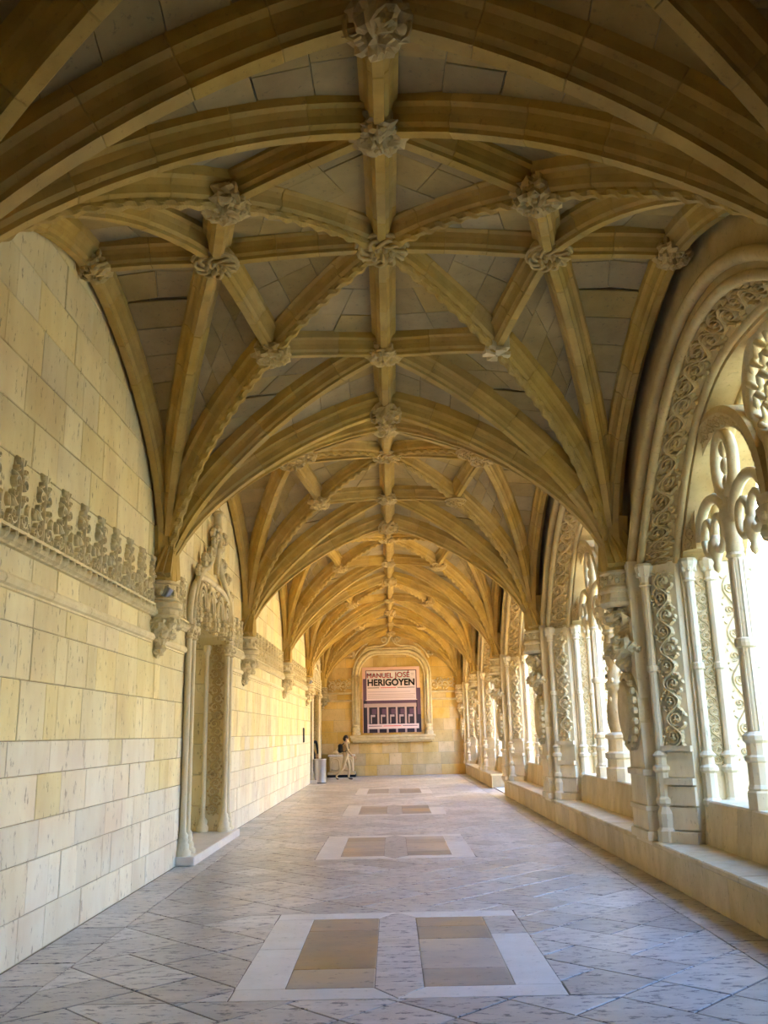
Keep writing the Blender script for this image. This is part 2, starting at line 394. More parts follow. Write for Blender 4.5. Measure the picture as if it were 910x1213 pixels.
# bosses
def petal_disc(mb, r, z0, n, rows=2, seed=0):
    rnd = random.Random(seed)
    for k in range(rows):
        rr = r*(1-.36*k); nn = max(4, n-3*k)
        for i in range(nn):
            a = 2*math.pi*(i+.5*k)/nn+rnd.uniform(-.1, .1)
            mb.ball((rr*.8*math.cos(a), rr*.8*math.sin(a), z0-.035-.02*k+rnd.uniform(-.01, .01)), rr*.26, rr*.26, .05, 6, 4)
    mb.ball((0, 0, z0-.075), r*.2, r*.2, .05, 6, 4)
def boss_mesh(r, kind, seed):
    mb = MB()
    mb.lathe((0, 0, 0), [(r*.75, .30), (r*.8, .12), (r*.98, .06), (r, .0), (r*.94, -.035), (r*.80, -.045), (0.001, -.05)], 18)
    if kind == 'wreath':      # knotted wreath over a flower
        for s in (0, 1):
            path = []
            for i in range(73):
                a = 2*math.pi*i/72; w = math.sin(5*a+s*math.pi)
                rad = r*(.72+.2*w)
                path.append((rad*math.cos(a), rad*math.sin(a), -.055-.022*math.cos(5*a+s*math.pi)))
            mb.tube(path[:-1], r*.085, 5, True)
        path = [(r*math.cos(2*math.pi*i/40)*(1.0+.03*(i % 2)), r*math.sin(2*math.pi*i/40)*(1.0+.03*(i % 2)), .0) for i in range(40)]
        mb.tube(path, r*.10, 5, True)
        petal_disc(mb, r*.5, -.03, 7, 1, seed)
    elif kind == 'foliage':
        petal_disc(mb, r, -.01, 11, 3, seed); organic(mb, (0, 0, .01), r*1.08, r*1.08, .12, .5, 15, 26, 12, seed)
        rnd = random.Random(seed)
        for i in range(12):
            a = 2*math.pi*i/12
            mb.ball((r*.98*math.cos(a), r*.98*math.sin(a), rnd.uniform(.0, .12)), r*.2, r*.2, .06, 6, 4)
    elif kind == 'cross':     # square boss with a flared cross
        mb = MB(); mb.box(-r*.8, r*.8, -r*.8, r*.8, -.03, .3, .02)
        for k in range(4):
            c, s = math.cos(k*math.pi/2), math.sin(k*math.pi/2)
            pts = [(.08*r, -.12*r), (.95*r, -.42*r), (1.05*r, 0), (.95*r, .42*r), (.08*r, .12*r)]
            low = [(x*c-y*s, x*s+y*c, -.03) for x, y in pts]; hi = [(x*c-y*s, x*s+y*c, -.075) for x, y in pts]
            mb.loft([low, hi], True, True)
    elif kind == 'beast':     # crouching creature with curling leaves
        organic(mb, (0, 0, .0), r*1.05, r*1.05, .15, .5, 14, 24, 12, seed); organic(mb, (.2*r, -.55*r, -.07), r*.5, r*.45, r*.45, .35, 16, 14, 9, seed+1)
        for sx in (-1, 1):
            organic(mb, (sx*r*.85, .1*r, .02), r*.42, r*.5, r*.36, .5, 16, 12, 8, seed+2+sx)
            mb.tube([(sx*r*(.3+.8*math.sin(t)), r*(-.6+.1*t), -.08+.1*math.sin(2*t)) for t in [i*.35 for i in range(9)]], r*.09, 5)
        organic(mb, (-.35*r, .6*r, -.03), r*.4, r*.4, r*.35, .5, 16, 12, 8, seed+9)
    mb.lathe((0, 0, 0), [(r*.62, .36), (r*.66, .1)], 12)
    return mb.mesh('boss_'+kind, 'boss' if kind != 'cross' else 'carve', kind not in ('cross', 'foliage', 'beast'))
bm = {'O': boss_mesh(.27, 'wreath', 1), 'R': boss_mesh(.19, 'foliage', 2), 'X': boss_mesh(.23, 'wreath', 3), 'D': boss_mesh(.19, 'foliage', 4),
      'W': boss_mesh(.16, 'foliage', 5), 'T': boss_mesh(.19, 'beast', 6), 'C': boss_mesh(.165, 'cross', 7), 'P': boss_mesh(.2, 'wreath', 8)}
for k, yc in enumerate(BC):
    for key in 'OTRXDW':
        x, y, z = NODE[key]
        for sx in ((1, -1) if x else (1,)):
            for sy in ((1, -1) if (y and key != 'T') else (1,)):
                me = bm[key]
                if key == 'D' and sx > 0 and sy > 0 and k == B0: me = bm['C']
                if key == 'D' and k == B0+1 and sx > 0: me = bm['P']
                px = x*sx*(.985 if key == 'W' else 1)
                o = link('boss', me, ceiling, (px, yc+y*sy, z+.03), rotz=.4*k+.7*sx if key not in 'T' and me is not bm['C'] else (.25 if me is bm['C'] else 0))
    if k == 0: link('boss', bm['T'], ceiling, (0, T[0], ZT+.03))
# springers: the merged rib foot above each capital
sp = MB(); sp.lathe((0, 0, 0), [(.21, -.05), (.21, .28), (.235, .5), (.27, .75)], 12)
spm = sp.mesh('springer', 'rib')
for t in T:
    for sx in (1, -1): link('springer', spm, ceiling, (sx*3.12, t, ZS))

# ------------------------------------------------------------------ carved relief (flat bands)
def ribbon(mb, path, rad, ht, mp):
    """raised band along a 2D path; mp(u, w, d) gives the point in space"""
    n = len(path); rows = []
    for i in range(n):
        a = path[max(i-1, 0)]; b = path[min(i+1, n-1)]
        tx, ty = b[0]-a[0], b[1]-a[1]; l = math.hypot(tx, ty) or 1; nx, ny = -ty/l, tx/l
        k = i/(n-1); r = rad(k) if callable(rad) else rad; u, w_ = path[i]; h = ht*min(1, r/.01)
        rows.append([tuple(mp(u+nx*r*s, w_+ny*r*s, d*h)) for s, d in ((1, -.15), (.78, .6), (.3, 1), (-.3, 1), (-.78, .6), (-1, -.15))])
    mb.loft(rows, False)
def leaf(mb, u, w_, ang, ln, mp, ht, wd=.3):
    c, s = math.cos(ang), math.sin(ang); path = [(u+c*ln*i/4+s*ln*.12*math.sin(i*.8), w_+s*ln*i/4) for i in range(5)]
    ribbon(mb, path, lambda k: max(ln*wd*math.sin(math.pi*(.12+.86*k)), .003), ht, mp)
def scrollwork(length, width, mp, ht=.03, lam=None, seg=12, dense=False):
    """running scroll with curling tendrils and leaves filling a band"""
    mb = MB(); lam = lam or width*1.7; n = max(1, round(length/lam)); lam = length/n; A = width*.30
    st = width*.045
    ribbon(mb, [(length*i/(n*seg), A*math.sin(2*math.pi*i/seg)) for i in range(n*seg+1)], st*1.3, ht, mp)
    for i in range(2*n):
        sg = 1 if i % 2 == 0 else -1
        uc = lam*(i+.5)/2; wc = -sg*width*.10
        sp_ = []
        for j in range(15):
            k = j/14; r = width*.31*(1-.8*k); a = (math.pi*.9+k*math.pi*2.6)
            sp_.append((uc+r*math.cos(a)*.95, wc+sg*r*math.sin(a)*-1))
        ribbon(mb, sp_, lambda k: st*(1.2-.5*k), ht*.9, mp)
        leaf(mb, uc, wc, .3, width*.14, mp, ht*1.1, .45); leaf(mb, uc, wc, 2.4, width*.14, mp, ht*1.1, .45); leaf(mb, uc, wc, 4.5, width*.14, mp, ht*1.1, .45)
        leaf(mb, uc+lam*.2, sg*width*.24, sg*.9, width*.24, mp, ht*.9); leaf(mb, uc-lam*.2, sg*width*.24, math.pi-sg*.9, width*.22, mp, ht*.9)
        if dense:
            for q in range(7):
                a = q*.9+i; leaf(mb, uc+lam*.26*math.cos(a), wc+width*.36*math.sin(a), a+1.2, width*.2, mp, ht*.75, .38)
        leaf(mb, uc+lam*.1, -sg*width*.36, -sg*.5, width*.2, mp, ht*.8); leaf(mb, uc-lam*.12, -sg*width*.38, math.pi+sg*.5, width*.18, mp, ht*.8)
    return mb
def candelabrum(mp, ht=.045):
    """upright grotesque: stem with cup, paired scrolls and a scrolled foot"""
    mb = MB()
    prof = [(0, .05), (.03, .035), (.08, .022), (.13, .04), (.17, .055), (.21, .03), (.25, .02), (.32, .03), (.37, .022), (.43, .018), (.5, .022), (.54, .04), (.58, .06), (.62, .066), (.64, .05)]
    ribbon(mb, [(u, 0) for u, r in prof], lambda k: .62*prof[min(int(round(k*(len(prof)-1))), len(prof)-1)][1], ht*.8, mp)
    for s in (1, -1):
        def curl(u0, w0, r, a0, turns, st, dirn, grow=.15):
            p = []
            for j in range(16):
                k = j/15; a = a0+dirn*k*turns*2*math.pi; rr = r*(1-(1-grow)*k)
                p.append((u0+rr*math.sin(a), s*(w0+rr*math.cos(a))))
            ribbon(mb, p, lambda k: st*(1.15-.6*k), ht*.85, mp)
        curl(.1, .13, .085, math.pi, 1.3, .016, 1); curl(.03, .21, .05, math.pi*.5, 1.2, .014, -1)
        curl(.40, .09, .07, math.pi, 1.2, .017, -1); curl(.30, .13, .05, math.pi*.9, 1.1, .014, 1)
        curl(.54, .09, .035, math.pi, 1.0, .012, 1)
        leaf(mb, .2, s*.05, s*1.0, .15, mp, ht*.8, .22); leaf(mb, .45, s*.03, s*1.2, .13, mp, ht*.8, .25); leaf(mb, .02, s*.1, s*.8, .12, mp, ht*.7, .3)
        leaf(mb, .16, s*.2, s*.3, .12, mp, ht*.7, .25); leaf(mb, .58, s*.045, s*.5, .08, mp, ht*.8, .3)
    return mb

# ------------------------------------------------------------------ left wall
DOORS = [BC[3], BC[6]]; DW, DT = 1.78, 4.36
courses = [0, .36, .79, 1.12, 1.51, 1.80, 2.31, 2.77, 3.10, 3.47, 4.16, 4.60, 5.05, 5.52, 5.97, 6.45, 6.95]
back = MB()
for y0, y1 in ((YF, DOORS[0]-DW), (DOORS[0]+DW, DOORS[1]-DW), (DOORS[1]+DW, YB+.3)): back.box(-XW-.6, -XW-.012, y0, y1, -.05, 7.6)
for d in DOORS: back.box(-XW-.6, -XW-.012, d-DW, d+DW, DT, 7.6); back.box(-XW-.9, -XW-.62, d-DW-.2, d+DW+.2, 0, DT+.3)
wall_left = tag(back.obj('wall_left', 'mortar'), 'long gallery wall of pale cream limestone blocks with a carved frieze', 'wall', kind='structure')
def wall_z_limit(y):
    """top of the visible wall at y: underside of the vault where it meets the wall"""
    d = min(abs(y-b) for b in BC)
    return ZWL-(ZWL-ZS)*phi_w(min(d/HB, 1))+.5
stones = []
rnd = random.Random(3)
for z0, z1 in zip(courses, courses[1:]):
    spans = [(YF, YB+.2)]
    if z0 < DT-.1:
        spans = [(YF, DOORS[0]-DW), (DOORS[0]+DW, DOORS[1]-DW), (DOORS[1]+DW, YB+.2)]
    for a, b in spans:
        y = a
        while y < b-1e-6:
            wd = rnd.choice((.3, .38, .45, .5, .58, .68, .8)) if z1-z0 > .4 and z0 < 3 else rnd.choice((.5, .6, .7, .8, .95))
            if b-y-wd < .28: wd = b-y
            if z0 < wall_z_limit(y+wd/2): stones.append((y, y+wd, z0, z1))
            y += wd
def wall_stone(s, jx):
    y0, y1, z0, z1 = s
    return [(-XW+jx, y0, z0), (-XW+jx, y1, z0), (-XW+jx, y1, z1), (-XW+jx, y0, z1)]
near = sorted([s for s in stones if s[1] > 6.6], key=lambda s: s[0])[:300]
nearset = set(near); rest = MB(); rest_low = MB()
for s in stones:
    c = wall_stone(s, rnd.uniform(-.004, .005))
    low = s[2] < 1.1 or (s[2] < 1.7 and rnd.random() < .6)
    if s in nearset: MB().slab(c, (1, 0, 0), .03, .004, .006).obj('stone', 'pale' if low else 'wall', wall_left)
    else: (rest_low if low else rest).slab(c, (1, 0, 0), .03, .004, .006)
tag(rest_low.obj('stones', 'pale', wall_left), 'paler low limestone blocks further along the wall', kind='stuff')
tag(rest.obj('stones', 'wall', wall_left), 'smaller looking limestone blocks further along the wall', kind='stuff')
def rope(y0, y1, z, r=.06, x=-XW+.02, axis='y'):
    mb = MB(); n = int((y1-y0)/.025); rings = []
    for i in range(n+1):
        y = y0+(y1-y0)*i/n; ph = y*2*math.pi/.17
        rg = []
        for k in range(10):
            a = 2*math.pi*k/10; rr = r*(1+.42*math.cos(2*a-ph))
            p = (x+rr*math.cos(a), y, z+rr*math.sin(a)); rg.append(p if axis == 'y' else (p[1], 0, 0))
        rings.append(rg)
    return mb.loft(rings, True, True)
def frieze_run(y0, y1):
    m = rope(y0, y1, 3.45); m.obj('rope_moulding', 'relief', wall_left, False)
    mm = MB(); pr = [(-.01, 3.50), (.07, 3.505), (.075, 3.53), (.03, 3.545), (-.01, 3.55)]
    mm.loft([[(-XW+x, y, z) for x, z in pr] for y in (y0, y1)], False)
    pr = [(-.01, 3.37), (.04, 3.375), (.05, 3.39), (-.01, 3.40)]
    mm.loft([[(-XW+x, y, z) for x, z in pr] for y in (y0, y1)], False); mm.obj('fillet_moulding', 'relief', wall_left)
    pr = [(-.01, 3.16), (.035, 3.15), (.055, 3.125), (.06, 3.095), (.045, 3.065), (.015, 3.05), (.02, 3.03), (-.01, 3.02)]
    y = y0
    while y < y1-.01:
        e = min(y+1.05, y1)
        if y1-e < .3: e = y1
        MB().loft([[(-XW+x*k, yy, z) for x, z in pr] for yy, k in ((y+.003, .8), (y+.012, 1), (e-.012, 1), (e-.003, .8))], False).obj('string_moulding', 'relief', wall_left)
        y = e
cand = candelabrum(lambda u, w_, d: (d, w_, u)).mesh('frieze_ornament', 'relief')
def frieze_fig(y): link('frieze_ornament', cand, wall_left, (-XW+.003, y, 3.545), scale=(1.2, .92, .97))
for k, yc in enumerate(BC):
    a, b = T[k]+.2, T[k+1]-.2
    door = yc in DOORS
    for s0, s1 in (((a, yc-DW-.1), (yc+DW+.1, b)) if door else ((a, b),)):
        if k >= 1: frieze_run(s0, s1)
    if k >= 2:
        for i in range(13):
            y = yc+(i-6)*.545
            if a+.1 < y < b-.05 and (not door or abs(y-yc) > DW+.32): frieze_fig(y)
# corbels on the left wall and on the end wall
def lump(a, z): return 1+.13*math.sin(7*a+9*z)*math.sin(31*z+1.3)
cap = MB(); cap.lathe((0, 0, 0), [(.2, .02), (.25, .0), (.26, -.03), (.225, -.05), (.225, -.2), (.255, -.22), (.26, -.25), (.22, -.28)], 16)
for i in range(14):
    a = 2*math.pi*i/14
    cap.ball((.225*math.cos(a), .225*math.sin(a), -.09-.06*(i % 2)), .045, .045, .05, 6, 4)
capm = cap.mesh('capital', 'carve', False)
br = MB(); br.lathe((0, 0, 0), [(.26, -.27), (.30, -.30), (.30, -.36), (.25, -.38), (.25, -.44), (.27, -.46), (.24, -.5)], 16)
br.lathe((0, 0, 0), [(.24, -.49), (.26, -.55), (.23, -.64), (.16, -.74), (.09, -.80), (.07, -.86), (.08, -.92), (.05, -.97), (.005, -1.0)], 20, mod=lump)
for i in range(10):
    a = 2*math.pi*i/10
    organic(br, (.235*math.cos(a), .235*math.sin(a), -.57), .075, .075, .07, .5, 18, 8, 6, i); organic(br, (.16*math.cos(a+.3), .16*math.sin(a+.3), -.70), .065, .065, .065, .5, 18, 8, 6, i+20)
organic(br, (0, 0, -.9), .09, .09, .1, .5, 16, 12, 8, 40)
brm = br.mesh('bracket', 'carve', False)
for t in T[1:]:
    o = link('capital', capm, wall_left, (-3.12, t, ZS)); c = link('bracket', brm, wall_left, (-3.12, t, ZS))

# ------------------------------------------------------------------ doors: blind portals in the left wall
def make_door(name, yc, label):
    base = MB(); base.box(-XW-.02, -2.9, -1.95, 1.97, .0, .13, .012); base.box(-XW-.62, -XW+.0, -DW, DW, 0, .13)
    root = tag(base.obj(name, 'white'), label, 'door', kind='structure'); root.location = (0, yc, 0)
    # masonry closing the recess, block by block
    z = .13
    rr = random.Random(5)
    while z < DT+.2:
        h = rr.choice((.38, .45, .52)); y = -DW
        while y < DW-.01:
            wd = rr.choice((.6, .8, 1.0))
            if DW-y-wd < .3: wd = DW-y
            x = -XW-.6
            MB().slab([(x, y, z), (x, y+wd, z), (x, y+wd, z+h), (x, y, z+h)], (1, 0, 0), .03, .004, .006).obj('stone', 'wall', root)
            y += wd
        z += h
    for s in (-1, 1):   # reveals, each of coursed blocks
        z = .13
        while z < DT:
            h = rr.choice((.45, .55, .65))
            c = [(-XW-.62, s*1.52, z), (-XW-.0, s*1.52, z), (-XW-.0, s*1.52, z+h), (-XW-.62, s*1.52, z+h)]
            if s > 0: c = [c[0], c[3], c[2], c[1]]
            MB().slab(c, (0, -s, 0), .2, .004, .006).obj('stone', 'wall', root); z += h
        for off, r in ((1.50, .042), (1.80, .046)):
            m = MB(); y = s*off; x = -XW+.06
            m.lathe((x, y, 0), [(.13, 0 if off > 1.6 else .13), (.13, .19), (.10, .21), (.10, .28), (.075, .31), (.09, .35), (.065, .39), (.075, .42), (r, .46), (r, 3.30)], 10)
            m.obj('colonnette', 'pier', root, True)
            m = MB(); m.lathe((x, y, 0), [(r, 3.28), (r+.03, 3.3), (r+.01, 3.33), (r+.02, 3.36), (r+.06, 3.42), (r+.07, 3.46), (r+.05, 3.5)], 10)
            for i in range(8): m.ball((x+(r+.04)*math.cos(i*.785), y+(r+.04)*math.sin(i*.785), 3.40), .03, .03, .04, 6, 4)
            m.obj('capital', 'carve', root)
        m = MB(); m.box(-XW-.1, -XW+.03, s*1.53, s*1.77, .13, 3.5); m.box(-XW, -XW+.09, s*1.53, s*1.77, .13, .40, .01); m.obj('jamb_panel', 'pier', root)
        scrollwork(2.85, .2, lambda u, w_, d, s=s: (-XW+.032+d, s*1.65+w_, .46+u), .03).obj('carved_band', 'carve', root)
        # carved band and inner shaft on the face of the reveal
        scrollwork(3.05, .24, lambda u, w_, d, s=s: (-XW-.14+w_, s*(1.515-d), .44+u), .04, .3, 12, True).obj('carved_band', 'boss', root)
        m = MB(); m.lathe((-XW-.33, s*1.48, 0), [(.11, .13), (.11, .22), (.08, .25), (.09, .32), (.045, .38), (.04, 3.3), (.07, 3.34), (.06, 3.38), (.09, 3.46), (.06, 3.5)], 10); m.obj('colonnette', 'pier', root, True)
        # head of the frame: band bending in from the jamb towards the crown
        def headpt(k, off):
            # k 0..1 from capital to crown ; three-centred curve
            a = k*math.pi/2; y = (1.65+off)*math.cos(a)**.55; z = 3.5+(.78+off)*math.sin(a)**.8
            return y, z
        def mp(u, w_, d, s=s):
            k = min(max(u/2.2, 0), 1); y, z = headpt(k, w_); return (-XW+.05+d, s*y, z)
        scrollwork(2.2, .22, mp, .03).obj('carved_band', 'carve', root)
        for off, r in ((-.13, .045), (.14, .05)):
            MB().tube([(-XW+.06, s*headpt(i/20, off)[0], headpt(i/20, off)[1]) for i in range(21)], r, 7).obj('head_moulding', 'pier', root, True)
        m = MB(); rows = []
        for i in range(21):
            y0, z0 = headpt(i/20, -.12); y1, z1 = headpt(i/20, .14)
            rows.append([(-XW-.6, s*y0, z0), (-XW+.04, s*y0, z0), (-XW+.045, s*y1, z1), (-XW-.02, s*y1, z1)])
        m.loft(rows, False); m.obj('head', 'wall', root)
        # spandrel masonry above the head, up to the wall
        m = MB(); rows = []
        for i in range(21):
            y1, z1 = headpt(i/20, .1); rows.append([(-XW-.005, s*y1, z1), (-XW-.005, s*y1, 4.62)])
        rows.insert(0, [(-XW-.005, s*1.79, 3.5), (-XW-.005, s*1.79, 4.62)])
        m.loft(rows, False); m.obj('spandrel', 'wall', root)
        # ogee sweeping up to the finial
        og = [(1.72, 3.62), (1.62, 4.0), (1.38, 4.32), (1.05, 4.5), (.7, 4.6), (.42, 4.76), (.22, 4.98), (.1, 5.22), (.06, 5.4)]
        MB().tube([(-XW+.09, s*y, z) for y, z in og], .055, 7).obj('ogee_moulding', 'carve', root, True)
        m = MB()
        for y, z, r in ((1.45, 4.42, .1), (1.0, 4.68, .12), (.55, 4.86, .13), (.3, 5.12, .1)):
            for q in range(6):
                a = q*1.05; m.ball((-XW+.1, s*y+r*.6*math.cos(a), z+r*.6*math.sin(a)), r*.5, r*.5, r*.5, 6, 4)
            m.ball((-XW+.14, s*y, z), r*.5, r*.5, r*.5, 6, 4)
        m.obj('crocket', 'carve', root)
        # hanging tracery: scallops ending in leafy pendants
        for c0, wd in ((1.1, .34), (.42, .34)):
            p = []
            for i in range(17):
                a = math.pi*i/16; p.append((-XW+.1, s*(c0+wd*math.cos(a)), 3.78+.46*math.sin(a)))
            MB().tube(p, .032, 6).obj('tracery_loop', 'carve', root, True)
            p = [(-XW+.1, s*(c0+wd*.55*math.cos(math.pi*i/12)), 3.86+.28*math.sin(math.pi*i/12)) for i in range(13)]
            MB().tube(p, .022, 6).obj('tracery_loop', 'carve', root, True)
        for c0 in ((1.44, .76, 0) if s > 0 else (1.44, .76)):
            m = MB()
            for q, (dz, r) in enumerate(((0, .10), (-.08, .12), (-.16, .10), (-.24, .06), (.1, .06))):
                for k in range(6):
                    a = k*1.05+q; m.ball((-XW+.1+.45*r*math.sin(a), s*c0+r*.6*math.cos(a), 3.78+dz), r*.45, r*.45, r*.45, 6, 4)
            m.obj('pendant', 'carve', root)
    m = MB(); x = -XW+.1
    m.lathe((x, 0, 0), [(.05, 4.6), (.07, 5.0), (.13, 5.02), (.13, 5.07), (.09, 5.1), (.09, 5.3), (.075, 5.66), (.11, 5.68), (.12, 5.73), (.08, 5.76), (.001, 5.77)], 10); m.obj('finial', 'carve', root, True)
    m = MB()
    for s in (-1, 1):
        m.tube([(x, s*.06, 5.2), (x+.02, s*.18, 5.22), (x+.03, s*.27, 5.30)], .05, 6)
        for q in range(7): m.ball((x+.03+.05*math.sin(q*1.3), s*.29+.07*math.cos(q*.9), 5.30+.07*math.sin(q*.9)), .06, .06, .06, 6, 4)
    m.obj('finial_leaf', 'carve', root)
    return root
d1 = make_door('door_1', DOORS[0], 'blind carved portal with ogee finial on a low step between plain wall blocks')
d2 = copy_tree(d1); d2.name = 'door_2'; d2.location = (0, DOORS[1], 0)
d2['label'] = 'carved portal near the end wall, partly hidden by the steel bin'

# ------------------------------------------------------------------ floor
fl = MB(); fl.box(-XW-1.0, 4.6, YF-.5, YB+.6, -.2, -.008)
floor = tag(fl.obj('floor', 'joint'), 'worn polished limestone floor of diagonal tiles with framed ledger slabs', 'floor', kind='structure')
XL0, XR0 = -2.68, 2.83
LED = [(BC[k]-1.53, BC[k]+1.53) for k in range(1, 6)]
def clip_poly(poly, axis, val, keep_less):
    out = []
    for i in range(len(poly)):
        a, b = poly[i], poly[(i+1) % len(poly)]
        ia = (a[axis] <= val) == keep_less or abs(a[axis]-val) < 1e-9; ib = (b[axis] <= val) == keep_less or abs(b[axis]-val) < 1e-9
        if ia: out.append(a)
        if ia != ib:
            k = (val-a[axis])/(b[axis]-a[axis]); out.append((a[0]+k*(b[0]-a[0]), a[1]+k*(b[1]-a[1])))
    return out
def area(p): return abs(sum(p[i][0]*p[(i+1) % len(p)][1]-p[(i+1) % len(p)][0]*p[i][1] for i in range(len(p))))/2
def poly_tile(mb, poly, z=0., gap=.008, t=.03):
    cx = sum(p[0] for p in poly)/len(poly); cy = sum(p[1] for p in poly)/len(poly)
    def shr(g):
        o = []
        for x, y in poly:
            d = math.hypot(x-cx, y-cy) or 1; k = max(0, 1-g*1.4/d); o.append((cx+(x-cx)*k, cy+(y-cy)*k))
        return o
    a = shr(gap); b = shr(gap+.005)
    if sum(poly[i][0]*poly[(i+1) % len(poly)][1]-poly[(i+1) % len(poly)][0]*poly[i][1] for i in range(len(poly))) < 0: a.reverse(); b.reverse()
    mb.loft([[(x, y, z-t) for x, y in a], [(x, y, z-.003) for x, y in a], [(x, y, z) for x, y in b]], True)
    n = len(a); o = len(mb.v)-n; mb.f.append(tuple(range(o, o+n)))
tiles = []; p = .545; r2 = math.sqrt(2); used = set(); rnd = random.Random(11)
for i in range(-22, 70):
    for j in range(-22, 70):
        if (i, j) in used: continue
        du = dv = 1
        if rnd.random() < .42:
            if rnd.random() < .5 and (i, j+1) not in used: dv = 2; used.add((i, j+1))
            elif (i+1, j) not in used: du = 2; used.add((i+1, j))
        a0, b0 = 3.70+i*p, 3.70-.01+j*p     # a=(y-x)/r2  b=(y+x)/r2
        poly = []
        for a, b in ((a0, b0), (a0+du*p, b0), (a0+du*p, b0+dv*p), (a0, b0+dv*p)): poly.append(((b-a)/r2, (a+b)/r2))
        if max(q[1] for q in poly) < YF or min(q[1] for q in poly) > YB: continue
        if max(q[0] for q in poly) < XL0 or min(q[0] for q in poly) > XR0: continue
        for ax, v, kl in ((0, XL0, False), (0, XR0, True), (1, YF, False), (1, YB, True)):
            if poly: poly = clip_poly(poly, ax, v, kl)
        if len(poly) < 3: continue
        parts = [poly]
        for y0, y1 in LED:
            nxt = []
            for q in parts:
                if max(c[1] for c in q) <= y0 or min(c[1] for c in q) >= y1 or max(c[0] for c in q) <= -1.2 or min(c[0] for c in q) >= 1.2: nxt.append(q); continue
                for cond in ([(1, y0, True)], [(1, y1, False)], [(1, y0, False), (1, y1, True), (0, -1.2, True)], [(1, y0, False), (1, y1, True), (0, 1.2, False)]):
                    c = q
                    for ax, v, kl in cond:
                        if c: c = clip_poly(c, ax, v, kl)
                    if len(c) >= 3 and area(c) > 2e-3: nxt.append(c)
            parts = nxt
        tiles += [q for q in parts if area(q) > 2e-3]
for x0, x1 in ((-XW, XL0), (XR0, 3.26)):
    y = YF
    while y < YB:
        wd = rnd.choice((.7, .8, .85)); tiles.append([(x0, y), (x1, y), (x1, min(y+wd, YB)), (x0, min(y+wd, YB))]); y += wd
vis = sorted([q for q in tiles if max(c[1] for c in q) > 6.0 and area(q) > .05], key=lambda q: min(c[1] for c in q))[:300]
vid = {id(q) for q in vis}; rest = MB()
for q in tiles:
    if id(q) in vid: m = MB(); poly_tile(m, q, rnd.uniform(-.001, .001)); m.obj('tile', 'tile', floor)
    else: poly_tile(rest, q, rnd.uniform(-.001, .001))
tag(rest.obj('tiles', 'tile', floor), 'limestone tiles too far or too small to tell apart', kind='stuff')
def rect(x0, x1, y0, y1): return [(x0, y0), (x1, y0), (x1, y1), (x0, y1)]
for k, (y0, y1) in enumerate(LED):
    def put(poly, m, nm):
        mb = MB(); poly_tile(mb, poly, .001, .004); mb.obj(nm, m, floor)
    e = .28
    yA, yB_ = y0+e, y1-e
    put([(-1.2, y0), (.0, y0), (-.17, yA), (-1.2, yA)], 'white', 'ledger_frame'); put([(0, y0), (1.2, y0), (1.2, yA), (.19, yA)], 'white', 'ledger_frame')
    put([(-1.2, yB_), (-.17, yB_), (.0, y1), (-1.2, y1)], 'white', 'ledger_frame'); put([(.19, yB_), (1.2, yB_), (1.2, y1), (0, y1)], 'white', 'ledger_frame')
    put([(0, y0), (.19, yA), (.19, yB_), (0, y1), (-.17, yB_), (-.17, yA)], 'tile', 'ledger_frame')
    for x0, x1 in ((-1.2, -.83), (.86, 1.2)):
        ym = y0+(.5+.15*(x0 > 0))*(y1-y0)
        put(rect(x0, x1, yA, ym), 'white', 'ledger_frame'); put(rect(x0, x1, ym, yB_), 'tile' if x0 > 0 else 'white', 'ledger_frame')
    for x0, x1, cuts in ((-.83, -.17, (0, .22, .78, 1)), (.19, .86, (0, .2, .62, .83, 1))):
        for c0, c1 in zip(cuts, cuts[1:]):
            put(rect(x0, x1, yA+(yB_-yA)*c0, yA+(yB_-yA)*c1), 'tan', 'ledger_panel')

# ------------------------------------------------------------------ right arcade
AB = BC[2:]; AT = T[2:]      # the arcade starts at the third arch; nearer bays closed by an added wall to darken the vault
core = MB()
AR = [(3.30, 3.42, 2.36), (3.30, 3.22, 2.16), (3.36, 3.16, 2.12), (3.64, 2.84, 1.92), (3.72, 2.84, 1.92), (3.74, 2.76, 1.86), (4.55, 2.76, 1.86), (4.55, 3.3, 2.4)]
NA = 40
def arch_pt(a, b, th):     # pointed outside, rounder inside
    e = 2.05+.5*min(max((3.16-a)/.36, 0), 1); return (a*math.cos(th), ZS+b*(1-abs(math.cos(th))**e))
for yc in AB:
    rows = []
    for i in range(NA+1):
        th = math.pi*i/NA; row = []
        for x, a, b in AR:
            y, z = arch_pt(a, b, th); row.append((x, yc+y, z))
        y, z = arch_pt(3.3, 2.4, th); row[0] = (3.30, row[0][1], row[0][2]); rows.append([(3.30, row[0][1], 7.4)]+row+[(4.55, yc+y, 7.4)])
    core.loft(rows, False)
for t in AT:
    core.box(3.30, 4.55, t-.28, t+.28, ZS-.02, 7.4)
core.box(3.3, 5.2, YF, YB+.4, 7.3, 7.5); core.box(3.3, 5.2, YF, T[2]-.4, 0, 7.4)  # last box is an added unseen wall blocking light behind the viewer
wall_right = tag(core.obj('wall_right', 'arch'), 'arcade wall of carved piers and traceried arches open to the courtyard', 'wall', kind='structure')
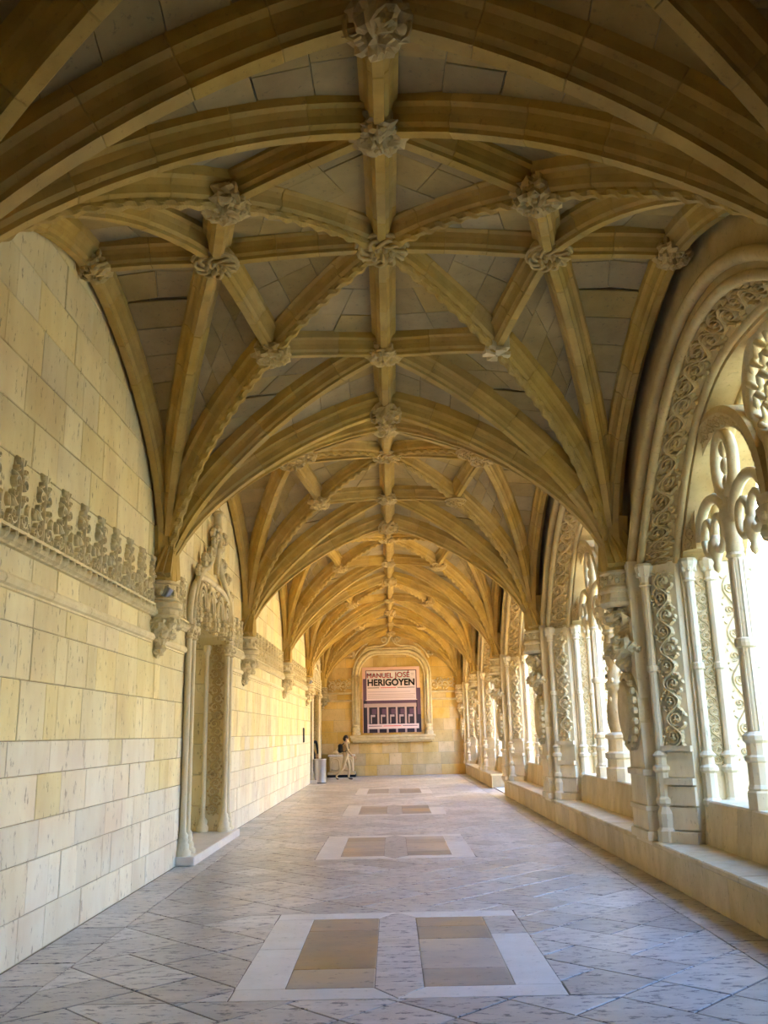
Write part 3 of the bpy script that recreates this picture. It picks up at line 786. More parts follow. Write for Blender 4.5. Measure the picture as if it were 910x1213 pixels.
# carved archivolt band, rolls and hood per bay
def arch_map(u, w_, d, ln=7.6):
    th = math.pi*(u/ln)
    k = .5+w_/.42                      # 0 at inner x 3.36 .. 1 at x 3.64
    x = 3.36+.28*k; a = 3.16-.32*k; b = 2.12-.2*k
    y, z = arch_pt(a, b, th)
    n = Vector((-.73, -math.cos(th)*.68, -math.sin(th)*.68))
    return (x+n.x*d, y+n.y*d, z+n.z*d)
band = scrollwork(7.6, .40, arch_map, .06, .46, 12, True).mesh('archivolt_carving', 'boss')  # ochre boss colour also carries the shade inside the splay
def roll(x, a, b, r, n=44): return MB().tube([(x, *arch_pt(a, b, math.pi*i/n)) for i in range(n+1)], r, 7)
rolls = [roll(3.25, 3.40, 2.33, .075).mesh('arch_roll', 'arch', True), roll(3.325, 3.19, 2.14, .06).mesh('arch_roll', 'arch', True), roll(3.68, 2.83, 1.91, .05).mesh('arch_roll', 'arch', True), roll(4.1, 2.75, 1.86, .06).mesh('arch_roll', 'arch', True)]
def flat_map(x0, x1, yy, z0, nrm=-1):
    return None
for k, yc in enumerate(AB):
    link('archivolt_carving', band, wall_right, (0, yc, 0))
    for r in rolls: link('arch_roll', r, wall_right, (0, yc, 0))
# tracery of one bay (centre at y = 0)
TX = 3.88
def lum(r0): return lambda a, z: 1+.10*math.sin(6*a+11*z)*math.sin(24*z)
cc = MB(); cc.lathe((TX, 0, 0), [(.30, .95), (.30, 1.15), (.27, 1.18), (.27, 1.30), (.30, 1.33), (.30, 1.40), (.24, 1.43), (.24, 1.62), (.28, 1.65), (.28, 1.70), (.2, 1.74)], 14)
base_c = cc.mesh('column_base', 'pier', False)
cc = MB(); cc.lathe((TX, 0, 0), [(.17, 1.72), (.2, 1.9), (.21, 2.1), (.17, 2.3), (.155, 2.45), (.2, 2.5), (.21, 2.56), (.16, 2.6), (.15, 2.85), (.18, 3.0), (.17, 3.2), (.15, 3.4)], 16, mod=lum(0))
for i in range(40):
    a = i*2.4; z = 1.8+i*.04
    cc.ball((TX+.18*math.cos(a), .18*math.sin(a), z), .035, .035, .05, 5, 3)
shaft_c = cc.mesh('column_shaft', 'carve', True)
cc = MB(); cc.lathe((TX, 0, 0), [(.15, 3.38), (.2, 3.42), (.17, 3.46), (.2, 3.55), (.27, 3.72), (.29, 3.78), (.29, 3.86), (.25, 3.88), (.27, 3.92), (.27, 3.98)], 12)
for i in range(10):
    a = i*.628; cc.ball((TX+.22*math.cos(a), .22*math.sin(a), 3.62), .06, .06, .08, 6, 4); cc.ball((TX+.26*math.cos(a+.3), .26*math.sin(a+.3), 3.76), .05, .05, .05, 6, 4)
cap_c = cc.mesh('column_capital', 'carve', False)
def oct_mod(a, z): return 1/math.cos(((a+math.pi/8) % (math.pi/4))-math.pi/8)*.96
sl = MB(); sl.lathe((TX, 0, 0), [(.17, .95), (.17, 1.12), (.15, 1.14)], 8)
sl.lathe((TX, 0, 0), [(.13, 1.12), (.15, 1.16), (.13, 1.2), (.13, 1.42), (.15, 1.44), (.15, 1.48), (.12, 1.5), (.12, 1.62), (.15, 1.65), (.15, 1.70), (.10, 1.74)], 12)
base_s = sl.mesh('column_base', 'pier')
sl = MB(); sl.lathe((TX, 0, 0), [(.09, 1.72), (.088, 2.62), (.115, 2.64), (.12, 2.68), (.115, 2.72), (.085, 2.74), (.08, 3.62), (.105, 3.65), (.085, 3.69)], 16)
for i in range(8):
    a = i*math.pi/4; sl.tube([(TX+.085*math.cos(a), .085*math.sin(a), 1.75), (TX+.08*math.cos(a), .08*math.sin(a), 3.6)], .014, 4)
shaft_s = sl.mesh('column_shaft', 'pier')
sl = MB(); sl.lathe((TX, 0, 0), [(.085, 3.66), (.10, 3.72), (.09, 3.8), (.11, 3.95), (.12, 4.15), (.10, 4.22)], 12, mod=lum(0)); cap_s = sl.mesh('column_capital', 'carve', True)
HS = 1.40    # offset of the slim column
def sub_pt(a, b, th): return (a*math.cos(th), 3.95+b*max(math.sin(th), 0)**.9)
sa = MB(); rows = []
SR = [(TX-.14, 1.30, 1.40), (TX-.16, 1.22, 1.32), (TX-.12, 1.14, 1.24), (TX-.05, 1.06, 1.16), (TX+.1, 1.06, 1.16), (TX+.16, 1.2, 1.3), (TX+.14, 1.30, 1.40)]
for i in range(25):
    th = math.pi*i/24; rows.append([(x, *sub_pt(a, b, th)) for x, a, b in SR])
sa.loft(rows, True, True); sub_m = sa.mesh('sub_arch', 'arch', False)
def sub_map(u, w_, d):
    th = math.pi*u/3.9; k = .5+w_/.16; x = TX-.15+.09*k; a = 1.21-.14*k; b = a+.1
    y, z = sub_pt(a, b, th); return (x-.7*d, y-math.cos(th)*.6*d, z-math.sin(th)*.6*d)
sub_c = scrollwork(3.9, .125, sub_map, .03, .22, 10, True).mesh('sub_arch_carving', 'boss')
def cusp(s):
    """cusped loops hanging from the sub-arch beside the slim column"""
    out = []
    def tb(path, r): return MB().tube([(TX, y, z) for y, z in path], r, 7).mesh('cusp', 'carve', True)
    # arch from the column head to the jamb
    out.append(tb([(s*(.55+.47*math.cos(math.pi*i/16)), 4.02+.42*math.sin(math.pi*i/16)) for i in range(17)], .065))
    for c, z in ((.38, 4.02), (.72, 4.02)):   # two lobes
        out.append(tb([(s*(c+.155*math.cos(2*math.pi*i/16)), z-.02+.2*math.sin(2*math.pi*i/16)) for i in range(17)], .05))
    m = MB(); m.lathe((TX, s*.55, 0), [(.05, 3.98), (.09, 3.92), (.10, 3.84), (.07, 3.75), (.04, 3.68), (.055, 3.64), (.045, 3.59), (.005, 3.55)], 10, mod=lambda a, z: 1+.1*math.sin(5*a)); out.append(m.mesh('pendant', 'carve', True))
    return out
cusps = [m for s in (1, -1) for m in cusp(s)]
ov = MB(); ov.tube([(TX, .26*math.cos(2*math.pi*i/24), 4.72+.36*math.sin(2*math.pi*i/24)) for i in range(24)], .07, 7, True)
for i in range(3): ov.ball((TX, 0, 4.5+.2*i), .05, .07, .10, 8, 6)
ov.tube([(TX, 0, 4.2), (TX, 0, 4.4)], .07, 7); oval = ov.mesh('oval_loop', 'carve', True)
rs = MB(); rs.tube([(TX, .50*math.cos(2*math.pi*i/30), 5.17+.58*math.sin(2*math.pi*i/30)) for i in range(30)], .085, 8, True)
for s_ in (1, -1):   # woven lattice of swelling bars
    for i in range(-3, 4):
        pts = []
        for j in range(25):
            q = (j/24-.5)*1.2; y = (q+i*.2)*.75; z = s_*(q-i*.2)*.85
            if (y/.50)**2+(z/.58)**2 < 1: pts.append((TX+.03*s_*math.sin(j*1.57), y, 5.17+z))
        if len(pts) > 2: rs.tube(pts, lambda k: .032+.012*math.sin(k*22), 6)
rosette = rs.mesh('rosette', 'carve', True)
st = MB(); st.tube([(TX, 0, 3.95), (TX, 0, 4.58)], .14, 8)
for s_ in (1, -1): st.tube([(TX, s_*.08, 4.3), (TX, s_*.25, 4.62), (TX, s_*.5, 4.85)], .07, 7)
stem = st.mesh('rosette_stem', 'carve', True)
for k, yc in enumerate(AB):
    gate = (k == 5)
    def put(nm, me, dy=0): link(nm, me, wall_right, (0, yc+dy, 0))
    for me, nm in ((base_c, 'column_base'), (shaft_c, 'column_shaft'), (cap_c, 'column_capital'), (stem, 'rosette_stem'), (rosette, 'rosette')): put(nm, me)
    for s in (1, -1):
        for me, nm in ((base_s, 'column_base'), (shaft_s, 'column_shaft'), (cap_s, 'column_capital'), (sub_m, 'sub_arch'), (sub_c, 'sub_arch_carving'), (oval, 'oval_loop')): put(nm, me, s*HS)
        for me in cusps: put(me.name.split('.')[0], me, s*HS)
# piers
pm = MB()
half = [(3.16, .34), (3.32, .34), (3.32, .43), (3.64, .76), (3.72, .76), (3.72, .80), (4.55, .80), (4.55, .6), (5.3, .6)]
poly = half+[(x, -y) for x, y in reversed(half)]
pm.loft([[(x, y, z) for x, y in poly] for z in (.4, ZS+.1)], True, True)
pier_m = pm.mesh('pier', 'pier')
def shaft(x, y, r, n=10):
    m = MB(); m.lathe((x, y, 0), [(r+.07, .45), (r+.07, .58), (r+.04, .62), (r+.05, .78), (r+.02, .86), (r+.055, .9), (r+.055, .95), (r+.03, .98), (r+.03, 1.26), (r+.06, 1.29), (r+.06, 1.33), (r+.02, 1.36), (r+.02, 1.44), (r+.05, 1.47), (r, 1.52), (r, 2.48), (r+.02, 2.5), (r+.02, 2.56), (r, 2.58), (r, 3.6)], n)
    m.lathe((x, y, 0), [(r, 3.58), (r+.03, 3.6), (r+.01, 3.63), (r+.02, 3.7), (r+.06, 3.8), (r+.07, 3.84), (r+.05, 3.88)], n)
    for i in range(7): m.ball((x+(r+.03)*math.cos(i*.9), y+(r+.03)*math.sin(i*.9), 3.74), .03, .03, .04, 5, 3)
    return m
colon = []
for s in (1, -1):
    for x, y, r in ((3.345, .47, .062), (3.80, .82, .055), (4.06, .84, .055), (4.5, .82, .06)): colon.append(shaft(x, s*y, r).mesh('colonnette', 'pier', False))
def jamb_map(s):
    p0 = Vector((3.40, s*.515, 0)); p1 = Vector((3.62, s*.74, 0)); e = (p1-p0); n = Vector((-e.y*s, e.x*s, 0)).normalized()
    if n.x > 0: n = -n
    if n.y*s < 0: n = Vector((-abs(n.x), s*abs(n.y), 0))
    mid = (p0+p1)/2; e.normalize()
    return lambda u, w_, d: tuple(mid+e*w_+n*(d+.004)+Vector((0, 0, 1.58+u)))
carv = []; bases = []
for s in (1, -1):
    carv.append(scrollwork(2.15, .30, jamb_map(s), .055, .44, 14, True).mesh('carved_panel', 'carve'))
    carv.append(scrollwork(2.3, .17, lambda u, w_, d, s=s: (3.93+w_, s*(.80+d), 1.35+u), .03, .24, 10).mesh('carved_panel', 'carve'))
    carv.append(scrollwork(2.3, .22, lambda u, w_, d, s=s: (4.28+w_, s*(.80+d), 1.35+u), .025, .6, 10).mesh('carved_panel', 'carve'))
    m = MB()   # moulded base blocks below the splayed panel
    f = jamb_map(s)
    for u0, u1, d in ((-1.16, -1.0, .1), (-.98, -.72, .05), (-.70, -.48, .06), (-.46, -.38, .09), (-.37, -.08, .03), (-.07, .0, .07)):
        pts = [f(0, -.19, 0), f(0, .2, 0), f(0, .2, d), f(0, -.19, d)]
        m.loft([[(x, y, 1.58+u) for x, y, z in pts] for u in (u0, u1)], True, True)
    bases.append(m.mesh('panel_base', 'pier'))
m = MB(); m.lathe((0, 0, 0), [(.20, .02), (.25, .01), (.26, -.02), (.22, -.05), (.22, -.18), (.27, -.22), (.28, -.26), (.25, -.29), (.26, -.36), (.30, -.42), (.26, -.46), (.2, -.48)], 16)
for i in range(16): m.ball((.225*math.cos(i*.393), .225*math.sin(i*.393), -.08-.05*(i % 2)), .04, .04, .045, 5, 3)
pcap = m.mesh('capital', 'carve')
m = MB()   # beasts and leaves carved as a console
organic(m, (.0, 0, -.60), .24, .26, .15, .5, 11, 22, 11, 1); organic(m, (-.14, 0, -.62), .13, .2, .1, .5, 13, 16, 9, 2)
organic(m, (.0, 0, -.80), .16, .2, .16, .45, 12, 20, 10, 3); organic(m, (-.06, 0, -1.0), .2, .25, .15, .6, 11, 24, 12, 4); organic(m, (-.17, .05, -1.04), .12, .13, .11, .5, 14, 14, 9, 5)
organic(m, (-.16, -.12, -.97), .09, .1, .12, .5, 14, 14, 9, 6); organic(m, (.0, -.27, -1.03), .09, .12, .08, .5, 14, 12, 8, 7); organic(m, (.0, .27, -1.03), .09, .12, .08, .5, 14, 12, 8, 8)
organic(m, (-.04, 0, -1.2), .12, .17, .12, .4, 12, 16, 9, 9)
console = m.mesh('console', 'carve', False)
m = MB(); rings = []
for r, x in ((.0, -.13), (.6, -.12), (.74, -.10), (.8, -.03), (1.0, .0), (1.0, .14)):
    rings.append([(x, .36*max(r, .01)*math.cos(2*math.pi*i/24), .50*max(r, .01)*math.sin(2*math.pi*i/24)) for i in range(24)])
m.loft(rings, True)
for i in range(22):
    a = 2*math.pi*i/22; m.ball((-.04, .33*math.cos(a), .46*math.sin(a)), .05, .045, .05, 6, 4)
medal = m.mesh('medallion', 'carve', False)
m = MB()
for z0, z1, g in ((.45, .56, .05), (.56, .80, .02), (.8, .86, .04), (.86, 1.22, .01), (1.22, 1.30, .04)):
    m.box(3.16-g, 3.3, -.34-g, .34+g, z0, z1, .008)
rbase = m.mesh('respond_base', 'pier')
for t in AT:
    o = link('pier', pier_m, wall_right, (0, t, 0))
    for me in colon: link('colonnette', me, o)
    for me in carv: link('carved_panel', me, o)
    for me in bases: link('panel_base', me, o)
    link('respond_base', rbase, o)
    link('capital', pcap, o, (3.13, 0, ZS)); link('console', console, o, (3.17, 0, ZS)); link('medallion', medal, o, (3.14, 0, 2.02))
# bench: front blocks, seat slabs, parapet slabs
SEGS = [(YF, T[5]+.55, 0), (T[5]+3.9, T[6]+.8, 0), (T[6]+.8, YB, 0)]
bk = MB()
for a, b, _ in SEGS: bk.box(3.22, 4.3, a+.01, b-.01, 0, .40)
bench = bk.obj('bench_core', 'mortar', wall_right)
rnd = random.Random(21)
far_b = MB()
for a, b, _ in SEGS:
    for kind in ('front', 'seat'):
        y = a
        while y < b-.01:
            wd = rnd.choice((.7, .85, 1.0, 1.15))
            if b-y-wd < .4: wd = b-y
            mb = MB() if 5 < y < 24 else far_b
            if kind == 'front': mb.slab([(3.20, y+wd, .0), (3.20, y, .0), (3.20, y, .39), (3.20, y+wd, .39)], (-1, 0, 0), .03, .003, .006)
            else: mb.box(3.165, 3.78, y+.003, y+wd-.003, .385, .45, .014)
            if mb is not far_b: mb.obj('seat_slab' if kind == 'seat' else 'front_block', 'bench', wall_right)
            y += wd
    for k, yc in enumerate(AB):
        p0, p1 = max(yc-2.8, a), min(yc+2.8, b); y = p0
        while y < p1-.01:
            wd = rnd.choice((.4, .46, .52))
            if p1-y-wd < .25: wd = p1-y
            mb = MB() if 5 < y < 24 else far_b
            g = .003; mb.loft([[(3.68, yy, .44), (3.73, yy, .93), (3.75, yy, .95), (4.2, yy, .95), (4.2, yy, .44)] for yy in (y+g, y+wd-g)], True, True)
            if mb is not far_b: mb.obj('parapet_slab', 'bench', wall_right)
            y += wd
tag(far_b.obj('bench_slabs', 'bench', wall_right), 'bench and parapet slabs further along the arcade', kind='stuff')
# sill of the passage in the gap of the bench
MB().box(3.28, 4.6, T[5]+.55, T[5]+3.9, -.05, .02).obj('passage_sill', 'white', wall_right)

# ------------------------------------------------------------------ end wall
eb = MB(); eb.box(-XW-.5, 4.6, YB+.01, YB+.6, 0, 7.6)
wall_back = tag(eb.obj('wall_back', 'mortar'), 'end wall of limestone blocks coloured with warm light, framing a blind arch', 'wall', kind='structure')
rnd = random.Random(9); z = 0
ec = [0, .45, .95, 1.4, 1.9, 2.4, 2.9, 3.3, 3.62, 4.25, 4.7, 5.15, 5.6, 6.05, 6.5, 7.0]
for z0, z1 in zip(ec, ec[1:]):
    x = -XW
    while x < 4.3:
        wd = rnd.choice((.55, .7, .85, 1.05))
        if 4.3-x-wd < .3: wd = 4.3-x
        jy = YB+rnd.uniform(-.004, .004)
        MB().slab([(x, jy, z0), (x+wd, jy, z0), (x+wd, jy, z1), (x, jy, z1)], (0, -1, 0), .03, .004, .006).obj('stone', 'endwall', wall_back); x += wd
def end_frieze(x0, x1):
    m = MB(); pr = [(-.01, 3.30), (.05, 3.29), (.06, 3.25), (.03, 3.22), (-.01, 3.2)]
    for dz, k in ((0, 1), (.33, 1.3)): m.loft([[(x, YB-a*k, z+dz) for a, z in pr] for x in (x0, x1)], False)
    m.obj('string_moulding', 'carve', wall_back)
    scrollwork(x1-x0-.1, .5, lambda u, w_, d: (x0+.05+u, YB-d, 3.95+w_), .08, .55, 12, True).obj('carved_frieze', 'carve', wall_back)
end_frieze(-2.85, -1.75); end_frieze(1.75, 2.85)
for sx in (-1, 1): link('capital', capm, wall_back, (sx*3.12, T[-1], ZS)); link('bracket', brm, wall_back, (sx*3.12, T[-1], ZS))
def fr_pt(k, a, top):   # round-shouldered frame: up the jamb, round, across
    pts = [(-a, 1.75), (-a, 4.3)]
    for i in range(13):
        th = math.pi/2*i/12; pts.append((-a+1.0*(1-math.cos(th)), 4.3+(top-4.3)*math.sin(th)))
    pts += [(-x, z_) for x, z_ in reversed(pts)]
    return pts
for a, top, r, dy in ((1.62, 5.44, .09, .05), (1.50, 5.32, .055, .02), (1.75, 5.56, .055, .05)):
    MB().tube([(x, YB-dy, z_) for x, z_ in fr_pt(0, a, top)], r, 8).obj('frame_moulding', 'carve', wall_back, True)
m = MB(); m.box(-1.85, 1.85, YB-.28, YB, 1.50, 1.62, .02); m.box(-1.78, 1.78, YB-.2, YB, 1.42, 1.50, .02); m.box(-1.9, 1.9, YB-.32, YB, 1.62, 1.74, .03); m.obj('window_sill', 'carve', wall_back)
for s in (-1, 1):
    m = MB(); m.lathe((s*1.62, YB-.08, 0), [(.2, 1.74), (.2, 1.85), (.15, 1.9), (.17, 2.0), (.12, 2.08), (.14, 2.15), (.1, 2.2)], 10); m.obj('frame_base', 'carve', wall_back)
    og = [(1.35, 5.36), (1.1, 5.60), (.8, 5.66), (.45, 5.67), (.22, 5.76), (.1, 5.92), (.04, 6.12)]
    MB().tube([(s*x, YB-.06, z_) for x, z_ in og], .05, 7).obj('ogee_moulding', 'carve', wall_back, True)
    MB().tube([(s*x, YB-.06, z_) for x, z_ in ((1.72, 5.1), (1.5, 5.45), (1.3, 5.66), (1.2, 5.8))], .04, 7).obj('ogee_moulding', 'carve', wall_back, True)
    m = MB()
    for x, z_ in ((1.18, 5.84), (.3, 5.95), (1.8, 5.33)):
        for q in range(8): m.ball((s*x+.11*math.cos(q*.9), YB-.08, z_+.10*math.sin(q*.9)), .055, .06, .055, 6, 4)
    m.obj('crocket', 'carve', wall_back)
m = MB(); m.lathe((0, YB-.08, 0), [(.03, 6.0), (.06, 6.08), (.12, 6.12), (.1, 6.18), (.02, 6.24)], 8); m.obj('finial', 'carve', wall_back)
# unseen wall added behind the viewer to keep sky light out of the gallery
bb = MB(); bb.box(-XW-.5, 4.6, YF-.5, YF, 0, 7.6)
tag(bb.obj('wall_front', 'wall'), 'plain unseen wall added behind the viewer to shut out sky light', 'wall', kind='structure')

# ------------------------------------------------------------------ courtyard outside
g = MB(); g.box(4.55, 50, -16, YB+.5, -.25, -.05); tag(g.obj('courtyard_ground', 'ground'), 'sunlit sandy courtyard ground beyond the arcade', 'ground', kind='structure')
def facade(name, x0, x1, y0, y1, h, label, face):
    m = MB(); m.box(x0, x1, y0, y1, -.05, h); o = tag(m.obj(name, 'facade'), label, 'building', kind='structure')
    ln = (x1-x0) if face in 'sn' else (y1-y0); n = int(ln/7)
    for i in range(n):
        c = ((x0 if face in 'sn' else y0)+ln*(i+.5)/n)
        for zb, zt, wd in ((.9, 5.4, 2.6), (8.6, 12.6, 2.4)):
            out = [(-wd, zb), (wd, zb)]+[(wd*math.cos(math.pi*j/12), zt-1.6+1.6*math.sin(math.pi*j/12)) for j in range(13)]
            m = MB()
            if face == 's': m.tube([(c+a, y0-.02, z_) for a, z_ in out], .16, 6, True)
            elif face == 'n': m.tube([(c+a, y1+.02, z_) for a, z_ in out], .16, 6, True)
            else: m.tube([(x0-.02, c+a, z_) for a, z_ in out], .16, 6, True)
            m.obj('arch_moulding', 'facade', o)
    return o
facade('wall_courtyard_end', 5.2, 52, YB+.5, YB+6, 15, 'sunlit cloister wing at the end of the courtyard', 's')
facade('wall_courtyard_opposite', 46, 52, -16, YB+.5, 15, 'cloister wing across the courtyard', 'w')
facade('wall_courtyard_near', -8, 52, -22, -14, 20, 'cloister wing behind the viewer that shades the near courtyard', 'n')
up = MB(); up.box(-8, 5.2, -14, YB+.6, 7.6, 9.6); up.box(-8, -4.2, -14, YB+.6, 0, 7.6); up.box(-4.2, 5.2, YB+.6, YB+6, 0, 9.6)  # unseen mass added to block the sun, height set for its shadow
tag(up.obj('wall_sun_blocker', 'facade'), 'plain unseen block added over the gallery to keep the sun out', 'building', kind='structure')

# ------------------------------------------------------------------ poster on the end wall
PY = YB-.06
pr = MB(); pr.box(-1.32, 1.27, PY, PY+.03, 1.84, 4.72); poster = tag(pr.obj('exhibition_poster', 'paper_edge'), 'large exhibition banner with red and black lettering hung in the blind arch', 'poster')
def prect(nm, x0, x1, z0, z1, m, d=.002): MB().box(x0, x1, PY-d, PY-d+.002, z0, z1).obj(nm, m, poster)
def bx(u): return -1.32+2.59*(u-40)/785      # crop pixels of the banner to metres
def bz(v): return 4.72-2.88*(v-45)/865
prect('printed_border', bx(85), bx(785), bz(480), bz(88), 'ink_purple', .003)
prect('text_panel', bx(98), bx(772), bz(490), bz(98), 'paper', .006)
prect('printed_building', bx(50), bx(832), bz(912), bz(490), 'ink_dark', .003)
prect('printed_cornice', bx(98), bx(772), bz(528), bz(492), 'ink_purple', .006); prect('printed_cornice', bx(60), bx(772), bz(580), bz(530), 'ink_mauve', .006)
for i, u in enumerate((115, 252, 376, 502, 625, 752)):
    prect('printed_pillar', bx(u-13), bx(u+13), bz(912), bz(580), 'ink_mauve', .006)
    if i < 5: prect('printed_jamb', bx(u+35), bx(u+50), bz(790), bz(680), 'ink_mauve', .006); prect('printed_lintel', bx(u+35), bx(u+95), bz(705), bz(678), 'ink_grey', .0065); prect('printed_window', bx(u+52), bx(u+112), bz(670), bz(600), 'ink_purple', .006)
prect('printed_band', bx(105), bx(800), bz(862), bz(800), 'paper', .010)
prect('printed_edge', bx(50), bx(85), bz(490), bz(200), 'ink_purple', .004); prect('printed_edge', bx(785), bx(832), bz(680), bz(330), 'ink_purple', .004)
def lettering(nm, txt, x0, x1, zb, zt, m, bold=.0, d=.012):
    cu = bpy.data.curves.new(nm, 'FONT'); cu.body = txt; cu.size = 1; cu.bevel_depth = bold; cu.bevel_resolution = 0
    o = bpy.data.objects.new(nm, cu); COL.objects.link(o)
    dg = bpy.context.evaluated_depsgraph_get(); me = bpy.data.meshes.new_from_object(o.evaluated_get(dg)); bpy.data.objects.remove(o)
    xs = [v.co.x for v in me.vertices]; ys = [v.co.y for v in me.vertices]
    if not xs: return
    ax, bx_ = min(xs), max(xs); ay, by = min(ys), max(ys)
    for v in me.vertices: v.co = (x0+(v.co.x-ax)/(bx_-ax)*(x1-x0), PY-d, zb+(v.co.y-ay)/(by-ay)*(zt-zb))
    me.name = nm; me.materials.clear(); me.materials.append(M[m]); link(nm, me, poster)
lettering('lettering', 'MANUEL', bx(105), bx(460), bz(192), bz(125), 'ink_red', .018)
lettering('lettering', 'JOS\u00c9', bx(480), bx(690), bz(209), bz(100), 'ink_red', .018)
lettering('lettering', 'HERIGOYEN', bx(112), bx(755), bz(298), bz(205), 'ink_black', .036)
# small print, too fine in the photograph to read, as ruled lines
for v, u0, u1, m in ((322, 112, 270, 'ink_black'), (322, 290, 500, 'ink_red'), (322, 520, 755, 'ink_black'), (376, 112, 695, 'ink_grey'), (410, 112, 760, 'ink_mauve'), (435, 112, 740, 'ink_mauve'), (458, 112, 760, 'ink_mauve'), (825, 120, 300, 'ink_purple'), (825, 320, 560, 'ink_red'), (825, 580, 780, 'ink_purple'), (135, 705, 750, 'ink_grey'), (155, 710, 745, 'ink_grey')):
    prect('small_print', bx(u0), bx(u1), bz(v+4), bz(v-4), m, .014)

# ------------------------------------------------------------------ people
def skinned(name, verts, edges, radii, sub=1):
    me = bpy.data.meshes.new(name); me.from_pydata(verts, edges, []); o = bpy.data.objects.new(name, me); COL.objects.link(o)
    sk = o.modifiers.new('skin', 'SKIN'); sk.use_smooth_shade = True
    for i, r in enumerate(radii):
        r = r if isinstance(r, tuple) else (r, r); me.skin_vertices[0].data[i].radius = r
    me.skin_vertices[0].data[0].use_root = True
    ss = o.modifiers.new('sub', 'SUBSURF'); ss.levels = ss.render_levels = sub
    dg = bpy.context.evaluated_depsgraph_get(); dg.update(); m2 = bpy.data.meshes.new_from_object(o.evaluated_get(dg)); bpy.data.objects.remove(o)
    m2.name = name; m2.polygons.foreach_set('use_smooth', [True]*len(m2.polygons)); return m2
def make_person(legs, arms, mats, label, loc, rotz, pack):
    """faces +x in its own frame; legs/arms: joint lists for the left (+y) and right (-y) side"""
    V = [(0, 0, .95), (.0, 0, 1.10), (.01, 0, 1.25), (0, 0, 1.40), (.01, 0, 1.48), (.02, 0, 1.545), (.03, 0, 1.62), (.03, 0, 1.70)]
    RR = [(.145, .11), (.135, .10), (.16, .115), (.14, .10), (.055, .055), (.062, .066), (.078, .09), (.06, .075)]
    E = [(i, i+1) for i in range(7)]
    def chain(root, pts, rad):
        pr_ = root
        for p_, r_ in zip(pts, rad): V.append(p_); RR.append(r_); E.append((pr_, len(V)-1)); pr_ = len(V)-1
    for pts in legs: chain(0, pts, [.095, .085, .06, .062, .042, .045, .035])
    hands = []
    for pts in arms: chain(3, pts[:4], [.062, .045, .036, .027]); hands.append(pts)
    me = skinned('person', V, E, RR, 2)
    for k in mats: me.materials.append(M[k])     # top, trousers, skin, shoes
    for p_ in me.polygons:
        c = p_.center
        hand = any((c-Vector(h[3])).length < .09 for h in hands)
        p_.material_index = 2 if (c.z > 1.46 or hand) else (3 if c.z < .09 else (1 if c.z < .93 else 0))
    o = link('person', me, None, loc, rotz); tag(o, label, 'person')
    for h in hands:   # palm with four fingers and a thumb
        w0 = Vector(h[3]); d = (Vector(h[3])-Vector(h[2])).normalized(); sd = Vector((0, 1, 0)) if abs(d.y) < .8 else Vector((1, 0, 0)); sd = (sd-d*sd.dot(d)).normalized(); fw_ = sd.cross(d)
        m = MB(); m.ball(tuple(w0+d*.045), .024, .034, .05, 8, 5)
        for i, ln in enumerate((.062, .075, .07, .055)):
            b_ = w0+d*.08+fw_*(-.024+.016*i); m.tube([tuple(b_), tuple(b_+d*ln*.5+sd*.006), tuple(b_+d*ln+sd*.022)], lambda k: .0085-.002*k, 5)
        b_ = w0+d*.03+fw_*-.03; m.tube([tuple(b_), tuple(b_+d*.03-fw_*.02), tuple(b_+d*.06-fw_*.022)], .009, 5)
        m.obj('hand', 'skin', o, True)
    m = MB(); m.ball((.015, 0, 1.675), .105, .09, .10, 12, 8); m.ball((-.03, 0, 1.62), .085, .085, .10, 10, 6); m.obj('hair', 'hair', o, True)
    MB().tube([(.105, 0, 1.65), (.132, 0, 1.615), (.11, 0, 1.605)], .014, 5).obj('nose', 'skin', o, True)
    for s in (1, -1):
        MB().ball((.02, s*.083, 1.62), .02, .01, .03, 6, 4).obj('ear', 'skin', o, True)
        MB().ball((.112, s*.032, 1.645), .008, .012, .007, 6, 4).obj('eye', 'hair', o, True)
    MB().ball((.108, 0, 1.572), .008, .022, .006, 6, 4).obj('mouth', 'red_cloth', o, True)
    if pack:
        m = MB(); m.box(-.31, -.13, -.14, .14, 1.07, 1.42, .05); b = m.obj('backpack', 'dark_cloth', o)
        for s in (1, -1): MB().tube([(-.16, s*.10, 1.38), (-.04, s*.11, 1.47), (.10, s*.11, 1.40), (.13, s*.11, 1.25), (-.02, s*.14, 1.12), (-.16, s*.12, 1.12)], .016, 5).obj('strap', 'dark_cloth', b)
    return o
make_person([[(.02, .09, .88), (.10, .1, .70), (.14, .1, .50), (.13, .1, .34), (.12, .1, .10), (.15, .1, .05), (.29, .1, .035)],
             [(-.02, -.09, .88), (-.07, -.1, .70), (-.10, -.1, .50), (-.24, -.1, .34), (-.40, -.1, .17), (-.38, -.1, .09), (-.30, -.1, .04)]],
            [[(0, .19, 1.40), (-.06, .23, 1.14), (.02, .24, .98), (.07, .24, .90)], [(0, -.19, 1.40), (.08, -.23, 1.14), (.22, -.24, .97), (.29, -.23, .92)]],
            ('beige', 'trouser', 'skin', 'shoe'), 'person in beige walking past the end wall with a small dark backpack', (-1.93, 37.4, 0), .12, True)
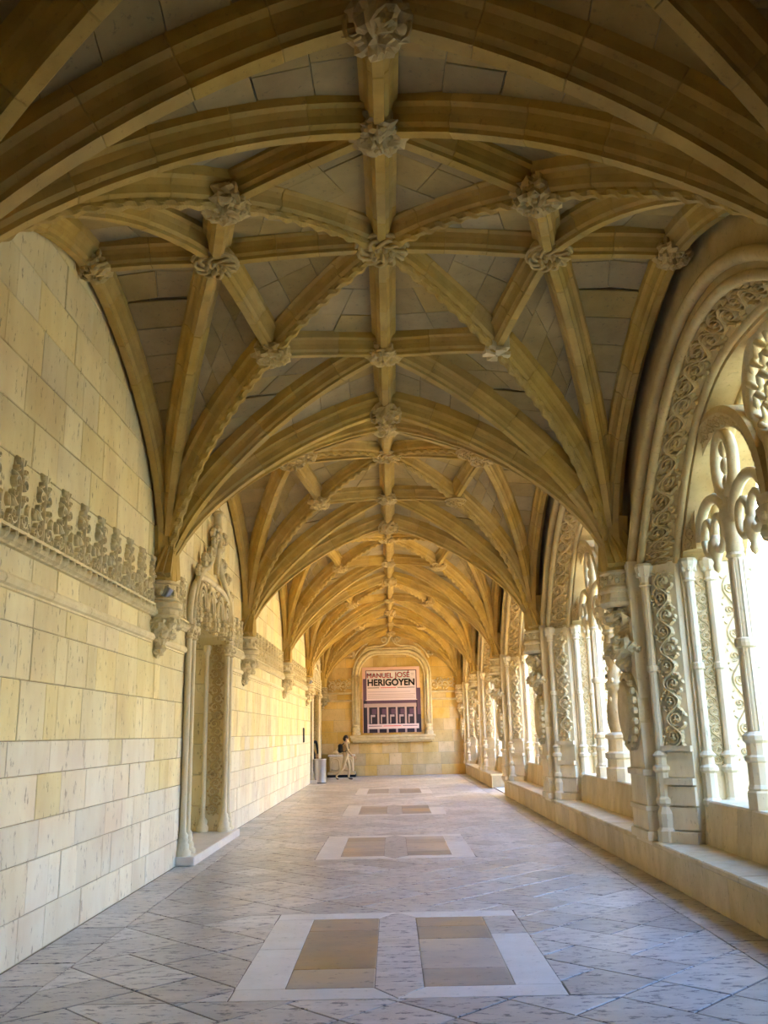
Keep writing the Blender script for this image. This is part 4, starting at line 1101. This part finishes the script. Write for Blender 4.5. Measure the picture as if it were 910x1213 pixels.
make_person([[(0, .09, .88), (.0, .1, .70), (.02, .1, .50), (.0, .1, .34), (-.01, .1, .10), (.02, .1, .05), (.17, .1, .035)],
             [(0, -.09, .88), (.0, -.1, .70), (.02, -.1, .50), (0, -.1, .34), (-.01, -.1, .10), (.02, -.1, .05), (.17, -.1, .035)]],
            [[(0, .19, 1.40), (.0, .23, 1.14), (.02, .24, .95), (.05, .24, .86)], [(0, -.19, 1.40), (.0, -.23, 1.14), (.02, -.24, .95), (.05, -.24, .86)]],
            ('dark_cloth', 'dark_cloth', 'skin', 'shoe'), 'person in black standing in the portal behind the steel bin', (-3.21, 36.1, .13), -1.45, False)

# ------------------------------------------------------------------ small things
m = MB(); m.lathe((0, 0, 0), [(.001, .01), (.25, .01), (.255, .04), (.255, .86), (.262, .87), (.262, .90), (.23, .905), (.22, .86), (.001, .86)], 28)
e = tag(m.obj('trash_bin', 'steel', None, True), 'cylindrical steel bin beside the far portal', 'bin'); e.location = (-2.83, 35.3, 0)
MB().lathe((0, 0, 0), [(.24, .0), (.26, .0), (.26, .035)], 28).obj('base_ring', 'black', e); MB().lathe((0, 0, 0), [(.225, .895), (.19, .885), (.12, .84), (.001, .84)], 24).obj('opening', 'black', e)
m = MB(); m.box(-.6, .6, -.34, .34, .1, .22, .02); m.box(-.52, .52, -.30, .30, .22, .86, .02)
f = tag(m.obj('stone_fountain', 'bench'), 'carved stone fountain block with a seated beast against the end wall', 'fountain'); f.location = (-2.25, YB-.5, 0)
m = MB(); m.box(-.62, .62, -.36, .36, 0, .1, .01); m.obj('plinth', 'black', f)
m = MB(); m.box(-.58, .58, -.34, .34, .86, .94, .02); m.obj('coping', 'white', f)
for x in (-.27, .27):
    m = MB(); pts = [(x-.18, .3), (x+.18, .3)]+[(x+.18*math.cos(math.pi*i/10), .6+.18*math.sin(math.pi*i/10)) for i in range(11)]
    m.tube([(a, -.31, z_) for a, z_ in pts], .025, 6, True); m.obj('arched_panel', 'carve', f, True)
m = MB()
for x, y, z_, a, b, c in ((0, .05, 1.1, .26, .18, .2), (.14, 0, 1.28, .16, .15, .2), (.2, -.04, 1.48, .14, .13, .13), (.3, -.1, 1.44, .08, .08, .07), (.2, -.16, 1.06, .06, .06, .16), (.2, .1, 1.06, .06, .06, .16), (-.22, .05, 1.02, .16, .16, .12)): m.ball((x, y, z_), a, b, c, 10, 7)
m.obj('seated_beast', 'carve', f, True)
m = MB(); m.box(-XW, -XW+.03, 32.2, 32.6, 1.55, 2.05, .006); m.box(-XW+.025, -XW+.034, 32.24, 32.56, 1.6, 2.0)
tag(m.obj('notice_board', 'black'), 'small dark notice board on the wall before the far portal', 'sign')
def spotlight(k, label):
    m = MB(); m.lathe((0, 0, 0), [(.001, -.09), (.05, -.09), (.06, -.05), (.062, .05), (.068, .06), (.068, .075), (.055, .07), (.001, .055)], 14)
    o = m.obj('spotlight', 'steel', None, True); o.location = (-3.0, T[k]-.16, ZS-.2+.04); o.rotation_euler = (0, .5, .3)
    tag(o, label, 'lamp'); MB().box(-.03, .03, -.03, .03, -.12, -.08).obj('mount', 'black', o)
spotlight(3, 'small steel spotlight on the corbel next to the carved ogee portal'); spotlight(6, 'small steel spotlight on the corbel before the far portal')
